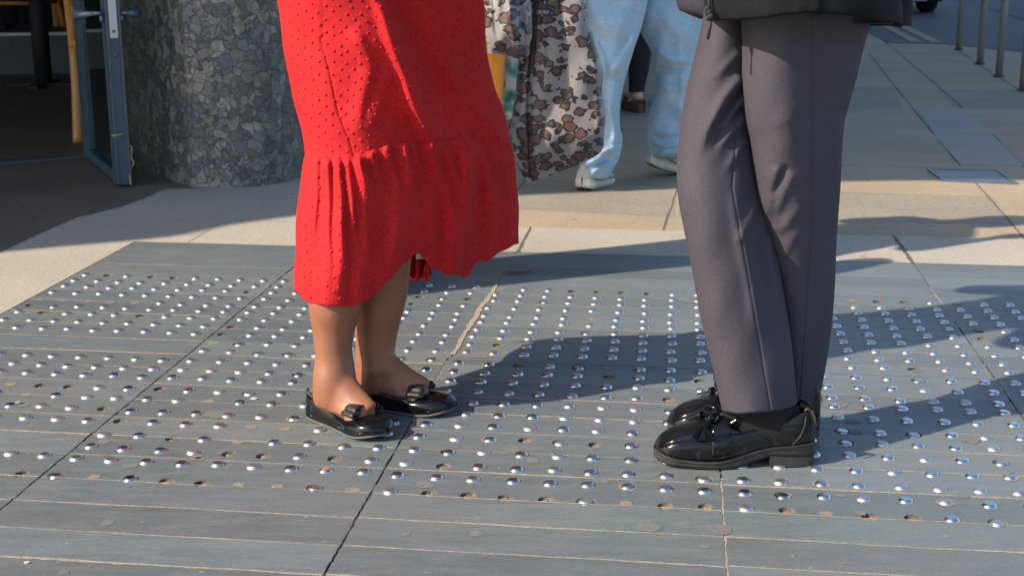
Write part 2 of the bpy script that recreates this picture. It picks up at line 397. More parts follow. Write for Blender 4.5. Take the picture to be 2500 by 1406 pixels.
# cloth shaped from its outline: near side and back side at real depth
def lerp(a, b, t): return a+(b-a)*t
def seg_dist(px, py, poly):
    best = np.full(px.shape, 1e9); sgn = np.zeros(px.shape); tt = np.zeros(px.shape)
    L = [0]
    for (x0, y0), (x1, y1) in zip(poly[:-1], poly[1:]): L.append(L[-1]+math.hypot(x1-x0, y1-y0))
    for i, ((x0, y0), (x1, y1)) in enumerate(zip(poly[:-1], poly[1:])):
        dx, dy = x1-x0, y1-y0; l2 = dx*dx+dy*dy
        t = np.clip(((px-x0)*dx+(py-y0)*dy)/l2, 0, 1)
        qx, qy = px-(x0+t*dx), py-(y0+t*dy); d = np.hypot(qx, qy)
        s = np.sign(dx*qy-dy*qx)                 # + = one side
        m = d < best; best[m] = d[m]; sgn[m] = s[m]; tt[m] = ((L[i]+t*math.sqrt(l2))/L[-1])[m]
    return best, sgn, tt
def cloth(rows, nr=120, ns=110, ridges=(), remap=None, pw=2.0, extra=None, caps=False, edge=None):
    rows = sorted(rows, key=lambda r: r[0]); A = np.array(rows, float)
    fine = np.array(smoothpts(rows, 10)); 
    t = np.linspace(0, 1, nr); v = lerp(A[0, 0], A[-1, 0], t)
    I = [np.interp(v, fine[:, 0], fine[:, k]) for k in range(1, 8)]
    xl, xr, DL, DR, bn, bb, pk = [i[:, None] for i in I]
    X = ((1-np.cos(np.pi*np.linspace(0, 1, ns)))/2)[None, :]*np.ones((nr, 1))
    q = np.where(X < pk, (X-pk)/pk, (X-pk)/(1-pk))
    pa_, pb2 = pw if hasattr(pw, '__len__') else (pw, pw)
    def pf(e): return np.clip(1-np.abs(q)**e, 0, 1)**(1/e)
    prof = np.where(q < 0, pf(pa_), (pf(pb2)*.78+pf(2.0)*.22) if pa_ != pb2 else pf(pb2))
    if pa_ != pb2:
        ker = np.exp(-np.linspace(-2, 2, 15)**2); ker /= ker.sum()
        prof = np.apply_along_axis(lambda m_: np.convolve(np.pad(m_, 7, mode='edge'), ker, 'valid'), 1, prof); prof[:, 0] = 0; prof[:, -1] = 0
    x = xl+(xr-xl)*X; V0 = v[:, None]*np.ones_like(X)
    Dn = DL+(DR-DL)*X-bn*prof
    dis = np.zeros_like(x)
    for r in ridges:
        poly, amp, wl, wr = r[:4]; fade = r[4] if len(r) > 4 else (.15, .25)
        d, s, tt = seg_dist(x, V0, poly)
        wd = np.where(s > 0, wl, wr)
        f = np.clip(tt/max(fade[0], 1e-3), 0, 1)*np.clip((1-tt)/max(fade[1], 1e-3), 0, 1); f = f*f*(3-2*f)
        dis += amp*np.exp(-(d/wd)**2)*f
    if extra is not None: dis += extra(x, V0)
    Dn = Dn-dis*np.clip(prof*2.2, 0, 1)
    Db = DL+(DR-DL)*X+bb*np.sqrt(np.clip(1-(2*X-1)**2, 0, 1))
    Vn = remap(x, V0, 0) if remap else V0; Vb = remap(x, V0, 1) if remap else V0
    if edge is not None: x = x+edge(V0, X)
    # one depth per height: work out world points
    def PP(x, V, D):
        a = (x-1250)/F; b = -(V-703)/F; tq = D/(CT+b*ST)
        return np.stack([a*tq, D, CAMH+(-ST+b*CT)*tq], -1)
    N = PP(x, Vn, Dn); B = PP(x, Vb, Db)
    ring = np.concatenate([N, B[:, ::-1][:, 1:-1]], 1)
    return ring, N
def cloth_bm(ring, caps=False, bm=None):
    bm = bm or bmesh.new(); V_ = gridmesh(bm, ring.tolist(), True)
    if caps: bm.faces.new(V_[0]); bm.faces.new(V_[-1][::-1])
    return bm
def wear_steel():
    m = MT['steel']; t = m.node_tree; bs = t.nodes['Principled BSDF']
    oi = t.nodes.new('ShaderNodeObjectInfo'); tc = t.nodes.new('ShaderNodeTexCoord')
    n = node(t, 'ShaderNodeTexNoise', i_Scale=130, i_Detail=4)
    ad = node(t, 'ShaderNodeVectorMath', operation='ADD'); t.links.new(tc.outputs['Object'], ad.inputs[0])
    cb = node(t, 'ShaderNodeCombineXYZ'); t.links.new(oi.outputs['Random'], cb.inputs[0]); t.links.new(cb.outputs[0], ad.inputs[1]); t.links.new(ad.outputs[0], n.inputs['Vector'])
    t.links.new(ramp(t, oi.outputs['Random'], [(0, .24), (.6, .38), (1, .55)]), bs.inputs['Roughness'])
    dirt = ramp(t, n.outputs[0], [(.46, 0), (.62, 1)])
    c = mixc(t, ramp(t, oi.outputs['Random'], [(0, .0), (1, .55)]), (.72, .73, .75), (.50, .49, .48))
    mu = node(t, 'ShaderNodeMath', operation='MULTIPLY'); mu.inputs[1].default_value = .55; t.links.new(dirt, mu.inputs[0])
    c = mixc(t, mu.outputs[0], c, (.40, .37, .33)); t.links.new(c, bs.inputs['Base Color'])
wear_steel()
exec_order = 'setting first'

# ================================================================ SETTING
# ---- slate paving with real stud holes and open joints
PITCH = .0667
LINES = [-1.93, -1.825, -1.72, -1.615, -1.51, -1.405, -1.30, -1.195, -1.093, -.992, -.888, -.785, -.672, -.570, -.468, -.365, -.262, -.156, -.05,
         .055, .166, .27, .375, .482, .585, .69, .79, .90, 1.0]
ROWF = {-2: [-.778, -.687, -.499, -.432, -.362, -.304, -.223, -.165, -.101],
        -1: [-.776, -.694, -.638, -.573, -.495, -.437, -.361, -.298, -.219, -.162, -.094, -.021],
        0: [-.775, -.704, -.647, -.577, -.506, -.437, -.372, -.301, -.233, -.165, -.10, -.038],
        1: [-.774, -.706, -.649, -.579, -.508, -.437, -.376, -.299, -.230, -.178, -.106, -.036]}
ROWB = {-2: [.116, .179, .251, .317, .374, .451, .520, .582, .648],
        -1: [.047, .119, .181, .252, .318, .375, .451, .520, .582, .648],
        0: [.043, .107, .173, .236, .304, .362, .438, .513, .572, .634],
        1: [.043, .105, .166, .239, .303, .372, .439, .502, .563, .624]}
def rows_for(g, back):
    d = ROWB if back else ROWF
    return d[g] if g in d else d[1]
slots = []
for g in range(-2, 7):
    us = [-.636-.065*j for j in range(9)] if g == -2 else [.0285+PITCH*(9*g+j) for j in range(9)]
    for u in us:
        for back in (0, 1):
            for v in rows_for(g, back):
                slots.append([u+rng.normal(0, .0016), v+rng.normal(0, .0020), 'stud', g])
EXC = dict(
 hole=[(52,1158),(410,1178),(497,1181),(1040,1210),(1145,1217),(1237,1222),(1327,1226),(1620,1243),(1717,1244),(1913,1255),(2122,1263),(2215,1270),
  (425,1075),(555,1117),(640,1119),(813,1127),(300,1034),(245,1005),(94,945),(170,947),(392,955),(76,749),(100,767),(261,676),(547,819),(564,805),
  (1410,712),(1470,714),(1530,716),(1590,718),(1030,730),(1151,733),(1017,745),(1216,845),(1273,894),(1487,929),(1709,937),(1632,982),(1281,1084),(1458,1091),
  (1076,1139),(2230,907),(2142,736),(2380,813),(2394,831),(2207,740),(366,772),(585,715),(350,678),(440,685)],
 filled=[(230,1165),(585,1187),(680,1192),(853,1203),(1520,1235),(2020,1258),(610,1054),(690,1055),(583,1083),(29,939),(65,969),(103,732),(158,737),(222,736),
  (280,738),(337,740),(527,839),(1227,705),(1448,781),(2081,735),(2334,744),(1492,901),(520,984)],
 sunk=[(143,1162),(1427,1229),(2427,1277),(614,964),(591,840),(637,867),(702,870),(733,920),(1337,738),(1088,731),(1413,898),(1055,881),(989,879),(1360,1085),
  (1093,1105),(2442,1134),(2055,1053),(2064,1083),(2227,1060),(2244,931),(1460,818),(132,750),(768,1196),(1713,1169),(1909,1212)])
for k, L in EXC.items():
    for (px, py) in L:
        q = S(G(px, py)); best = min(slots, key=lambda s: (s[0]-q[0])**2+(s[1]-q[1])**2)
        if math.hypot(best[0]-q[0], best[1]-q[1]) < .05: best[2] = k
HR = .0145
J = {-2: -1.19, -1: -.5985, 0: .002, 1: .591, 2: 1.1915, 3: 1.79, 4: 2.39, 5: 2.99, 6: 3.59, 7: 4.19}
def edge_u(g, v):                                # where joint g runs at height v
    u = J[g]
    if g == 0: u += .0 if v < 0 else .017*min(v, 1.1)
    if g == 0 and v < 0: u -= .006
    return u
def jit(x, y, a): return noise.noise(Vector((x*23, y*23, 3.1)))*a
bm = bmesh.new(); lay = bm.loops.layers.float_color.new('tone')
wall = bmesh.new(); floorb = bmesh.new(); dirtb = bmesh.new()
tones = {}
for g in range(-2, 7):
    for back in (0, 1):
        v0, v1 = (-.05 if g < 0 else -.012, 1.087) if back else (-3.0, -.05 if g < 0 else -.012)
        if g == 1: pass
        gap = .0017
        sk = (.0 if g < 0 else 0)
        tilt = -.034 if g >= 0 else 0            # the open cross joint runs slightly down to the right
        pts = []; cons = []
        def tv(u, v): return v+((u-J[g])*tilt*0)
        nE = 300 if back == 0 else 130
        ring = []
        for i in range(20): uu = lerp(edge_u(g, v0)+gap, edge_u(g+1, v0)-gap, i/20); ring.append((uu, v0+gap+jit(uu, v0, .0012)))
        for i in range(nE): vv = lerp(v0+gap, v1-gap, i/nE); ring.append((edge_u(g+1, vv)-gap+jit(g+1, vv, .0024)+jit(g+5, vv*3.1, .0026), vv))
        for i in range(20): uu = lerp(edge_u(g+1, v1)-gap, edge_u(g, v1)+gap, i/20); ring.append((uu, v1-gap+jit(uu, v1, .0012)))
        for i in range(nE): vv = lerp(v1-gap, v0+gap, i/nE); ring.append((edge_u(g, vv)+gap+jit(g, vv+9, .0024)+jit(g+7, vv*3.3, .0026), vv))
        nb = len(ring); pts += ring; edges = [(i, (i+1) % nb) for i in range(nb)]
        hs = [s for s in slots if s[3] == g and s[2] in ('hole', 'sunk') and v0 < s[1] < v1]
        circ = []
        for s in hs:
            b0 = len(pts); r0 = HR if s[2] == 'hole' else .0165
            cc = [(s[0]+(r0*(1+.1*noise.noise(Vector((s[0]*99, k, s[1]*50)))))*math.cos(2*math.pi*k/16), s[1]+r0*(1+.1*noise.noise(Vector((s[0]*99, k, s[1]*50))))*math.sin(2*math.pi*k/16)) for k in range(16)]
            pts += cc; edges += [(b0+k, b0+(k+1) % 16) for k in range(16)]; circ.append((s, cc))
        for L in LINES:
            if v0+.02 < L < v1-.02:
                b0 = len(pts); pts += [(edge_u(g, L)+gap+.006, L), (edge_u(g+1, L)-gap-.006, L)]; edges.append((b0, b0+1))
        r = delaunay_2d_cdt([Vector(p) for p in pts], edges, [], 1, 1e-6)
        vs = [bm.verts.new(W(p[0], p[1], 0)) for p in r[0]]
        for f in r[2]:
            cx = sum(r[0][i][0] for i in f)/len(f); cy = sum(r[0][i][1] for i in f)/len(f)
            if any(math.hypot(cx-s[0], cy-s[1]) < (HR*.93 if s[2] == 'hole' else .0155) for s in hs): continue
            k = (g, sum(1 for L in LINES if L < cy), back)
            if k not in tones:
                a = random.uniform(.86, 1.12); tones[k] = (a*random.uniform(.97, 1.03), a, a*random.uniform(.97, 1.04), 1)
            fc = bm.faces.new([vs[i] for i in f])
            if fc.normal.z < 0 or True:
                pass
            for lp in fc.loops: lp[lay] = tones[k]
        for s, cc in circ:
            dep = -.0068 if s[2] == 'hole' else -.0035
            top = [wall.verts.new(W(p[0], p[1], 0)) for p in cc]
            bot = [wall.verts.new(W(lerp(p[0], s[0], .12), lerp(p[1], s[1], .12), dep)) for p in cc]
            for k in range(16): wall.faces.new((top[k], top[(k+1) % 16], bot[(k+1) % 16], bot[k]))
            # uneven packed dirt in the hole
            cz = floorb.verts.new(W(s[0]+random.uniform(-.004, .004), s[1]+random.uniform(-.004, .004), dep+random.uniform(.0005, .0045)*(1 if s[2] == 'hole' else .2)))
            rb = [floorb.verts.new(W(lerp(p[0], s[0], .11), lerp(p[1], s[1], .11), dep+random.uniform(0, .0025)*(1 if s[2] == 'hole' else .2))) for p in cc]
            for k in range(16): floorb.faces.new((rb[k], rb[(k+1) % 16], cz))
        # side walls of the stone
        for i in range(nb):
            a, b_ = ring[i], ring[(i+1) % nb]
            faces(wall, [W(*a, 0), W(*b_, 0), W(*b_, -.013), W(*a, -.013)], [(0, 1, 2, 3)])
bmesh.ops.recalc_face_normals(bm, faces=bm.faces)
for f in bm.faces:
    if f.normal.z < 0: f.normal_flip()
tag(obj('slate_paving', bm, 'slate', smooth=False), kind='structure')
tag(obj('slate_stone_sides', wall, 'dirt', smooth=False), kind='structure')
tag(obj('stud_hole_dirt', floorb, 'filler', smooth=False), kind='structure')
bm = bmesh.new(); sheet(bm, [W(-1.185, -3.0), W(4.3, -3.0), W(4.3, 1.085), W(-1.185, 1.085)], -.0075)
tag(obj('joint_bed', bm, 'dirt', smooth=False), kind='structure')

# ---- mortar lines, joint fillings and stains
def ribbon(bm, uv, wfun, z, jitter=.0012, step=.008, world=False):
    pts = []
    for (a, b) in zip(uv[:-1], uv[1:]):
        n = max(2, int(math.hypot(b[0]-a[0], b[1]-a[1])/step))
        for i in range(n): pts.append((lerp(a[0], b[0], i/n), lerp(a[1], b[1], i/n)))
    pts.append(uv[-1]); prev = None
    for i, p in enumerate(pts):
        q = pts[min(i+1, len(pts)-1)]; o = pts[max(i-1, 0)]
        d = Vector((q[0]-o[0], q[1]-o[1])).normalized(); n_ = Vector((-d.y, d.x))
        c = noise.noise(Vector((p[0]*9, p[1]*9, 1.7)))*jitter*1.6
        wv = wfun(p, i/len(pts))
        a = wv*(.5+.35*noise.noise(Vector((p[0]*60, p[1]*60, 5)))); b_ = wv*(.5+.35*noise.noise(Vector((p[0]*60, p[1]*60, 15))))
        A = (p[0]+n_.x*(c+a), p[1]+n_.y*(c+a)); B = (p[0]+n_.x*(c-b_), p[1]+n_.y*(c-b_))
        va = bm.verts.new(W(A[0], A[1], z)); vb = bm.verts.new(W(B[0], B[1], z))
        if prev: 
            f = bm.faces.new((prev[0], prev[1], vb, va))
        prev = (va, vb)
mor = bmesh.new()
for g in range(-2, 7):
    for li, L in enumerate(LINES):
        if abs(L+.05) < .01 and g >= 0: continue
        u0, u1 = edge_u(g, L)+.003, edge_u(g+1, L)-.003
        base = random.choice([.0028, .0034, .0042, .0048]) if L < .6 else random.choice([.0012, .0022, .0034, .0016])
        if L < -.6: base = random.choice([.0034, .004, .005])
        if abs(L+.05) < .01: base = .005
        if abs(L-.79) < .01 and g == -2: base = .004
        seed = random.uniform(0, 99)
        dv = random.uniform(-.003, .003)
        ribbon(mor, [(u0, L+random.uniform(-.002, .002)), ((u0+u1)/2, L+random.uniform(-.002, .002)), (u1, L+random.uniform(-.002, .002))],
               lambda p, t: max(.0010, base*(1+.9*noise.noise(Vector((p[0]*3.5, seed, 0))))), .0004)
# filled joints
ribbon(mor, [(.591, -3.0), (.591, -.64)], lambda p, t: .0075, -.0008, .0015)
ribbon(mor, [(.591, -.62), (.591, 1.08)], lambda p, t: .004, -.003, .0015)
ribbon(mor, [(1.1915, -.09), (1.1915, .0)], lambda p, t: .0055, -.0008, .0015)
ribbon(mor, [(1.1915, .45), (1.1915, .80)], lambda p, t: .0075, -.0005, .0015)
ribbon(mor, [(1.1915, .80), (1.1915, 1.07)], lambda p, t: .0035, -.003, .0015)
ribbon(mor, [(.0, .02), (.004, .25), (.011, .62), (.014, .70)], lambda p, t: .015*(1-.35*abs(2*t-1)), .0015, .003)
ribbon(mor, [(-.004, -.42), (-.003, -.02)], lambda p, t: .0055, -.001, .002)
ribbon(mor, [(-.004, -.98), (-.004, -.74)], lambda p, t: .0035, -.003, .002)
ribbon(mor, [(.016, .72), (.018, 1.07)], lambda p, t: .005, -.001, .002)
ribbon(mor, [(-.5985, -.30), (-.5985, -.05)], lambda p, t: .0045, -.002, .002)
for g_, a_, b_ in ((-1, -3, -.35), (-1, -.02, 1.08), (0, -3, -1.0), (0, -.72, -.44), (2, -3, -.1), (2, .02, .44), (3, -3, 1.08)):
    ribbon(mor, [(edge_u(g_, a_), a_), (edge_u(g_, b_), b_)], lambda p, t: max(.0004, .0042*(.25+1.6*noise.noise(Vector((p[1]*7, g_, 4))))), -.0028, .002)
fil = bmesh.new()
for s in slots:                                  # filled holes and dirt rings
    if s[2] == 'filled':
        r0 = .0120*random.uniform(.85, 1.08)
        sheetpts = [W(s[0]+r0*(1+.16*noise.noise(Vector((s[0]*40, k*.7, 2))))*math.cos(2*math.pi*k/18), s[1]+r0*(1+.16*noise.noise(Vector((k*.7, s[1]*40, 2))))*math.sin(2*math.pi*k/18)) for k in range(18)]
        sheet(fil, sheetpts, .0006)
    if s[2] == 'stud' and random.random() < .07 and s[1] > -.75:
        r0 = .0165
        sheet(fil, [W(s[0]+r0*math.cos(2*math.pi*k/18)*random.uniform(.93, 1.06), s[1]+r0*math.sin(2*math.pi*k/18)*random.uniform(.93, 1.06)) for k in range(18)], .0006)
# broken corner filled with mortar
tri = [G(1118, 872), G(1150, 848), G(1217, 873)]
for f in mor.faces:
    f.normal_update()
    if f.normal.z < 0: f.normal_flip()
tag(obj('stud_hole_filling', fil, 'filler', smooth=False), kind='structure')
tag(obj('paving_mortar', mor, 'mortar', smooth=False), kind='structure')
st = bmesh.new()
sheet(st, [(p.x, p.y) for p in [G(1112, 873), G(1122, 861), G(1138, 847), G(1160, 853), G(1190, 864), G(1219, 874), G(1180, 875)]], .0010)
def blob(bm, px, py, r, z, sq=1.0):
    c = G(px, py); sd = random.uniform(0, 50)
    sheet(bm, [(c.x+r*sq*(1+.28*noise.noise(Vector((math.cos(a)*1.3+sd, math.sin(a)*1.3, 0))))*math.cos(a), c.y+r*(1+.28*noise.noise(Vector((math.cos(a)*1.3+sd, math.sin(a)*1.3, 0))))*math.sin(a)) for a in [2*math.pi*k/22 for k in range(22)]], z)
for (px, py, r, sq) in [(1583,1286,.020,1), (1757,1293,.020,1), (989,1304,.008,1), (1035,1183,.017,1), (1297,1125,.014,1), (1250,1098,.014,1.2), (1468,1172,.015,1),
                        (1334,797,.016,1), (2090,1055,.012,1.2), (2040,988,.02,1.3), (530,1012,.02,1.6), (318,1137,.012,1.2), (490,1120,.010,1), (2370,1075,.018,1),
                        (1690,735,.018,1.8), (1385,835,.012,1), (1190,1023,.006,1), (2350,1210,.012,1), (2100,1253,.01,1), (480,1115,.012,1)]:
    blob(st, px, py, r, .0008, sq)
for _ in range(45):
    px, py = random.uniform(20, 2480), random.uniform(680, 1400)
    blob(st, px, py, random.choice([.003, .004, .006, .008, .012]), .0007, random.uniform(.8, 1.6))
tag(obj('paving_stains', st, 'stain', smooth=False), kind='structure')
tag(obj('broken_corner_gap', (lambda b: (sheet(b, [(p.x, p.y) for p in [G(1236, 663), G(1308, 662), G(1268, 671), G(1232, 672)]], .0008), b)[1])(bmesh.new()), 'dirt', smooth=False), kind='structure')

def litter(name, px, py, sx, sy, mat, label, cat, rz=.3, h=.0012):
    g = G(px, py); bm = bmesh.new(); n_ = 9
    prism(bm, [(g.x+sx*math.cos(2*math.pi*k/n_+rz)*random.uniform(.7, 1.1), g.y+sy*math.sin(2*math.pi*k/n_+rz)*random.uniform(.7, 1.1)) for k in range(n_)], .0008, .0008+h)
    o = obj(name, bm, mat, smooth=False); recenter(o); tag(o, label, cat)
litter('paper_scrap', 620, 974, .009, .006, 'white', 'tiny white paper scrap on the slate left of the black flats', 'litter')
litter('stone_chip', 45, 986, .007, .006, 'mortar', 'small pale stone chip beside a stud near the left edge', 'litter', h=.004)
litter('paper_crumb', 66, 1374, .005, .003, 'white', 'tiny white crumb on the slate in the bottom left corner', 'litter')

# ---- the surrounding pavements
bm = bmesh.new()
for poly in ([(-60, 1.087), (60, 1.087), (60, 90), (-60, 90)], [(-60, -20), (-1.19, -20), (-1.19, 1.087), (-60, 1.087)], [(4.19, -20), (60, -20), (60, 1.087), (4.19, 1.087)], [(-1.19, -20), (4.19, -20), (4.19, -3), (-1.19, -3)]):
    sheet(bm, [W(*p) for p in poly], -.004)
for f in bm.faces:
    f.normal_update()
    if f.normal.z < 0: f.normal_flip()
tag(obj('sandstone_pavement', bm, 'sandstone', smooth=False), kind='structure')
bm = bmesh.new(); sheet(bm, [(-700, -300), (700, -300), (700, 900), (-700, 900)], -.03)
tag(obj('ground', bm, 'asphalt', smooth=False), kind='structure')
curve = [G(-260, 760), G(-120, 680), G(0, 617), G(95, 572), G(190, 531), G(220, 525), G(304, 503), G(362, 481), G(395, 466), G(410, 461)]
curve2 = [(-1.24, 5.15), (-1.0, 5.2), (-.80, 5.5), (-.8, 6.2)]
cw = [(p.x, p.y) for p in curve]
gr = bmesh.new()
left = [W(-1.192, -.6), W(-1.192, 1.089)]
gap = .003
# pale granite: left piece, then bands behind the slate
sheet(gr, [(p.x, p.y) for p in left]+[tuple(W(-1.02, 1.089).xy), tuple(W(-1.02, 1.457).xy), tuple(W(-.3, 1.457).xy), tuple(W(-.35, 2.2).xy), (-.8, 5.6)]+[(-1.1, 5.12)]+cw[::-1]+[tuple(W(-3.4, -.6).xy)], 0)
def band(u0, u1, v0, v1, z=0.0): sheet(gr, [W(u0, v0), W(u1, v0), W(u1, v1), W(u0, v1)], z)
band(-1.02+gap, .018, 1.09, 1.454); band(.026, .555, 1.09, 1.465); band(.559, 1.187, 1.09, 1.465); band(1.196, 2.6, 1.09, 1.47); band(2.606, 5, 1.09, 1.47)
for f in gr.faces:
    f.normal_update()
    if f.normal.z < 0: f.normal_flip()
bmesh.ops.triangulate(gr, faces=gr.faces)
tag(obj('granite_pavement', gr, 'granite', smooth=False), kind='structure')
bm = bmesh.new()
fac0 = Vector((-2.155, 5.64)); facd = Vector((.31, .197)).normalized()
facH = fac0+facd*.37                             # hinge of the door
facL = fac0-facd*6; facR = fac0+facd*1.55
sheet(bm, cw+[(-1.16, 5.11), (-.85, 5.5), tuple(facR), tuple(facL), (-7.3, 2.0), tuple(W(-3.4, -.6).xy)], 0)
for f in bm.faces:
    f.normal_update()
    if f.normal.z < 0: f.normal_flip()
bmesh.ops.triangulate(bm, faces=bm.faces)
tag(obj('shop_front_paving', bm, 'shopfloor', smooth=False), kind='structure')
# joints between the big paving stones
jn = bmesh.new(); jp = bmesh.new()
def jl(bm, pts, wd, z=-.0036, px=True):
    uv = [S(G(*p)) for p in pts] if px else pts
    ribbon(bm, uv, lambda p, t: wd*(1+.5*noise.noise(Vector((p[0]*4, p[1]*4, 8)))), z, .002, step=max(.01, math.hypot(uv[-1][0]-uv[0][0], uv[-1][1]-uv[0][1])/80))
jl(jn, [(2.47, 11.6), (2.19, 6.62), (2.03, 4.04), (1.95, 3.06), (1.90, 2.5)], .012, px=False)
jl(jn, [(2.08, 9.1), (1.90, 6.45), (1.75, 4.08), (1.68, 2.97)], .010, px=False)
jl(jn, [(1.66, 2.54), (1.61, 1.63), (1.6, 1.475)], .007, px=False)
jl(jn, [(-.11, 1.9), (-.104, 2.33), (-.02, 4.5), (.1, 9)], .007, px=False)
jl(jn, [(.455, 1.475), (.456, 1.489), (.497, 2.25), (.56, 3.6), (.7, 9)], .007, px=False)
jl(jp, [(-.6, 1.79), (-.07, 1.787), (.5, 1.703), (1.2, 1.70)], .006, px=False)
jl(jn, [(.023, 1.09), (.022, 1.46)], .010, .0003, px=False)
jl(jn, [(1.191, 1.09), (1.19, 1.475)], .012, .0003, px=False)
jl(jp, [(.125, 1.48), (.138, 1.70)], .003, px=False)
jl(jn, [(-.6, 2.45), (.5, 2.32), (1.3, 2.25)], .004, px=False)
jl(jn, [(1.0, 3.4), (1.7, 3.35)], .004, px=False)
for vv in (4.5, 5.6, 6.8, 8.0, 9.2): jl(jn, [(-.2, vv), (1.8, vv-.03)], .005, px=False)
for vv in (2.9, 3.9, 5.0, 6.2, 7.4, 8.6, 9.8): jl(jn, [(.0, vv+.05), (1.7, vv)], .006, px=False)
for vv in (3.2, 3.97, 5.06, 6.1, 7.3, 8.9): jl(jn, [(1.98, vv+.02), (2.6, vv), (3.4, vv-.02)], .006, px=False)
jl(jn, [(.98, 1.475), (1.0, 3.4), (1.05, 9)], .006, px=False); jl(jp, [(1.2, 2.0), (2.4, 2.02), (3.2, 2.0)], .004, px=False)
for vv in (4.4, 5.5, 6.7, 8.2): jl(jn, [(2.15, vv), (3.3, vv-.03)], .005, px=False)
jl(jn, [(2.65, 6.05), (2.70, 7.0), (2.78, 8.06), (2.89, 9.46), (2.93, 10.2)], .010, px=False)
jl(jn, [(2.6, 3.0), (2.65, 6.05)], .008, px=False)
# joints in the dark shop paving
for a, b in (((20, 470), (90, 540)), ((-60, 560), (150, 500)), ((0, 445), (260, 500)), ((225, 520), (222, 505))):
    jl(jn, [a, b], .004, .0004)
for bmx in (jn, jp):
    for f in bmx.faces:
        f.normal_update()
        if f.normal.z < 0: f.normal_flip()
tag(obj('pavement_joints', jn, 'dirt', smooth=False), kind='structure')
tag(obj('pavement_mortar', jp, 'mortar', smooth=False), kind='structure')
pl = bmesh.new()
for a in ([(1.846, 5.06), (2.105, 5.06), (2.03, 3.97), (1.745, 3.97)], ):
    sheet(pl, [W(*p) for p in a], -.0030)
sheet(pl, [W(*p) for p in [(1.735, 3.95), (2.02, 3.95), (1.95, 3.0), (1.69, 3.0)]], -.0030)
for f in pl.faces:
    f.normal_update()
    if f.normal.z < 0: f.normal_flip()
tag(obj('pale_pavement_slabs', pl, 'palestone', smooth=False), kind='structure')
bm = bmesh.new()
for poly in ([(-.07, 1.795), (.495, 1.71), (.49, 2.25), (-.10, 2.31)], [(.505, 1.70), (.985, 1.70), (.99, 2.28), (.50, 2.25)], [(1.01, 2.28), (1.66, 2.25), (1.62, 1.70), (1.0, 1.705)],
             [(.57, 3.95), (1.01, 3.93), (1.02, 5.0), (.60, 5.03)], [(2.05, 5.08), (2.6, 5.06), (2.68, 6.1), (2.12, 6.12)], [(1.04, 5.03), (1.75, 5.0), (1.87, 6.2), (1.04, 6.22)], [(-.02, 4.52), (.56, 4.5), (.6, 5.6), (0, 5.6)]):
    sheet(bm, [W(*q) for q in poly], -.0038)
for f in bm.faces:
    f.normal_update()
    if f.normal.z < 0: f.normal_flip()
tag(obj('grey_pavement_slabs', bm, 'sandstone_grey', smooth=False), kind='structure')
# asphalt and carriageway with the double yellow line
bm = bmesh.new(); sheet(bm, [W(2.42, 10.32), W(2.9, 10.28), G(2500, 127), G(3300, 170), G(3600, 60), W(60, 80), W(2.0, 80), W(2.43, 14)], 0)
bmesh.ops.triangulate(bm, faces=bm.faces)
tag(obj('side_road', bm, 'asphalt', smooth=False), kind='structure')
bm = bmesh.new(); sheet(bm, [G(2358, 7), G(2500, 50), G(3300, 165), W(60, 20), W(60, 120), W(6.0, 60), W(5.2, 28)], .004)
bmesh.ops.triangulate(bm, faces=bm.faces)
tag(obj('carriageway', bm, 'road', smooth=False), kind='structure')
bm = bmesh.new()
for (a, b) in (((2.68, 10.35), (2.86, 16)), ((2.86, 10.32), (3.04, 16))):
    w_ = .05; sheet(bm, [W(a[0]-w_, a[1]), W(a[0]+w_, a[1]), W(b[0]+w_, b[1]), W(b[0]-w_, b[1])], .004)
tag(obj('road_markings', bm, 'paintyel', smooth=False), kind='structure')

# ---- inspection cover
t = empty('inspection_cover', G(2366, 430), 'rectangular grey metal inspection cover set in the pavement at the shadow edge', 'drain cover')
c4 = [G(2262, 413), G(2440, 416), G(2486, 449), G(2300, 441)]
bm = bmesh.new()
def inset(c4, k):
    m = sum((Vector((c.x, c.y, 0)) for c in c4), Vector())/4; return [m+(Vector((c.x, c.y, 0))-m)*k for c in c4]
o4, i4 = inset(c4, 1.0), inset(c4, .88)
for i in range(4):
    j = (i+1) % 4
    A = [o4[i], o4[j], i4[j], i4[i]]; prism(bm, [(p.x, p.y) for p in A], -.01, .003)
obj('frame', bm, 'edgemetal', t, False)
bm = bmesh.new(); prism(bm, [(p.x, p.y) for p in inset(c4, .855)], -.01, .001)
obj('lid', bm, 'cover', t, False)
# ---- the cafe building: unseen shade canopy, upper wall, shop front, door
bt = empty('cafe_building', (-4, 8, 0), 'dark cafe building with an open glass door at the left edge', 'building')
hC = 3.4; off = Vector((LD.x, LD.y))/(-LD.z)*hC
sh = [(-4.5, 2.75), (-2.5, 3.55), (-1.557, 4.01), (-1.389, 4.084), (-1.219, 4.18), (-1.093, 4.34), (-.909, 4.49), (-.74, 4.585), (-.4, 4.80), (0, 4.965), (.29, 5.04), (.63, 5.125), (1.30, 5.28), (2.2, 5.33), (2.8, 5.5)]
sh = [(p[0], p[1]) for p in smoothpts(sh, 4)]
ce = [(x-off.x, y-off.y) for x, y in sh]
shade_canopy_poly = ce+[(.2, 5.3), (1.0, 7.0), (1.5, 9.5), (1.75, 16), (1.9, 30), (-16, 30), (-16, 1.0)]  # unseen canopy, front edge shaped so its shadow ends along the shade line
bm = bmesh.new(); prism(bm, shade_canopy_poly, hC, hC+.12)
bmesh.ops.recalc_face_normals(bm, faces=bm.faces)
obj('shade_canopy', bm, 'concrete', bt, False)
bm = bmesh.new(); prism(bm, [(-16, 3.3), (-6.2, 3.3), (-3.5, 5.2), (-.2, 6.2), (.9, 8.2), (1.4, 10), (1.7, 16), (1.85, 29.9), (-16, 29.9)], hC+.125, 13)
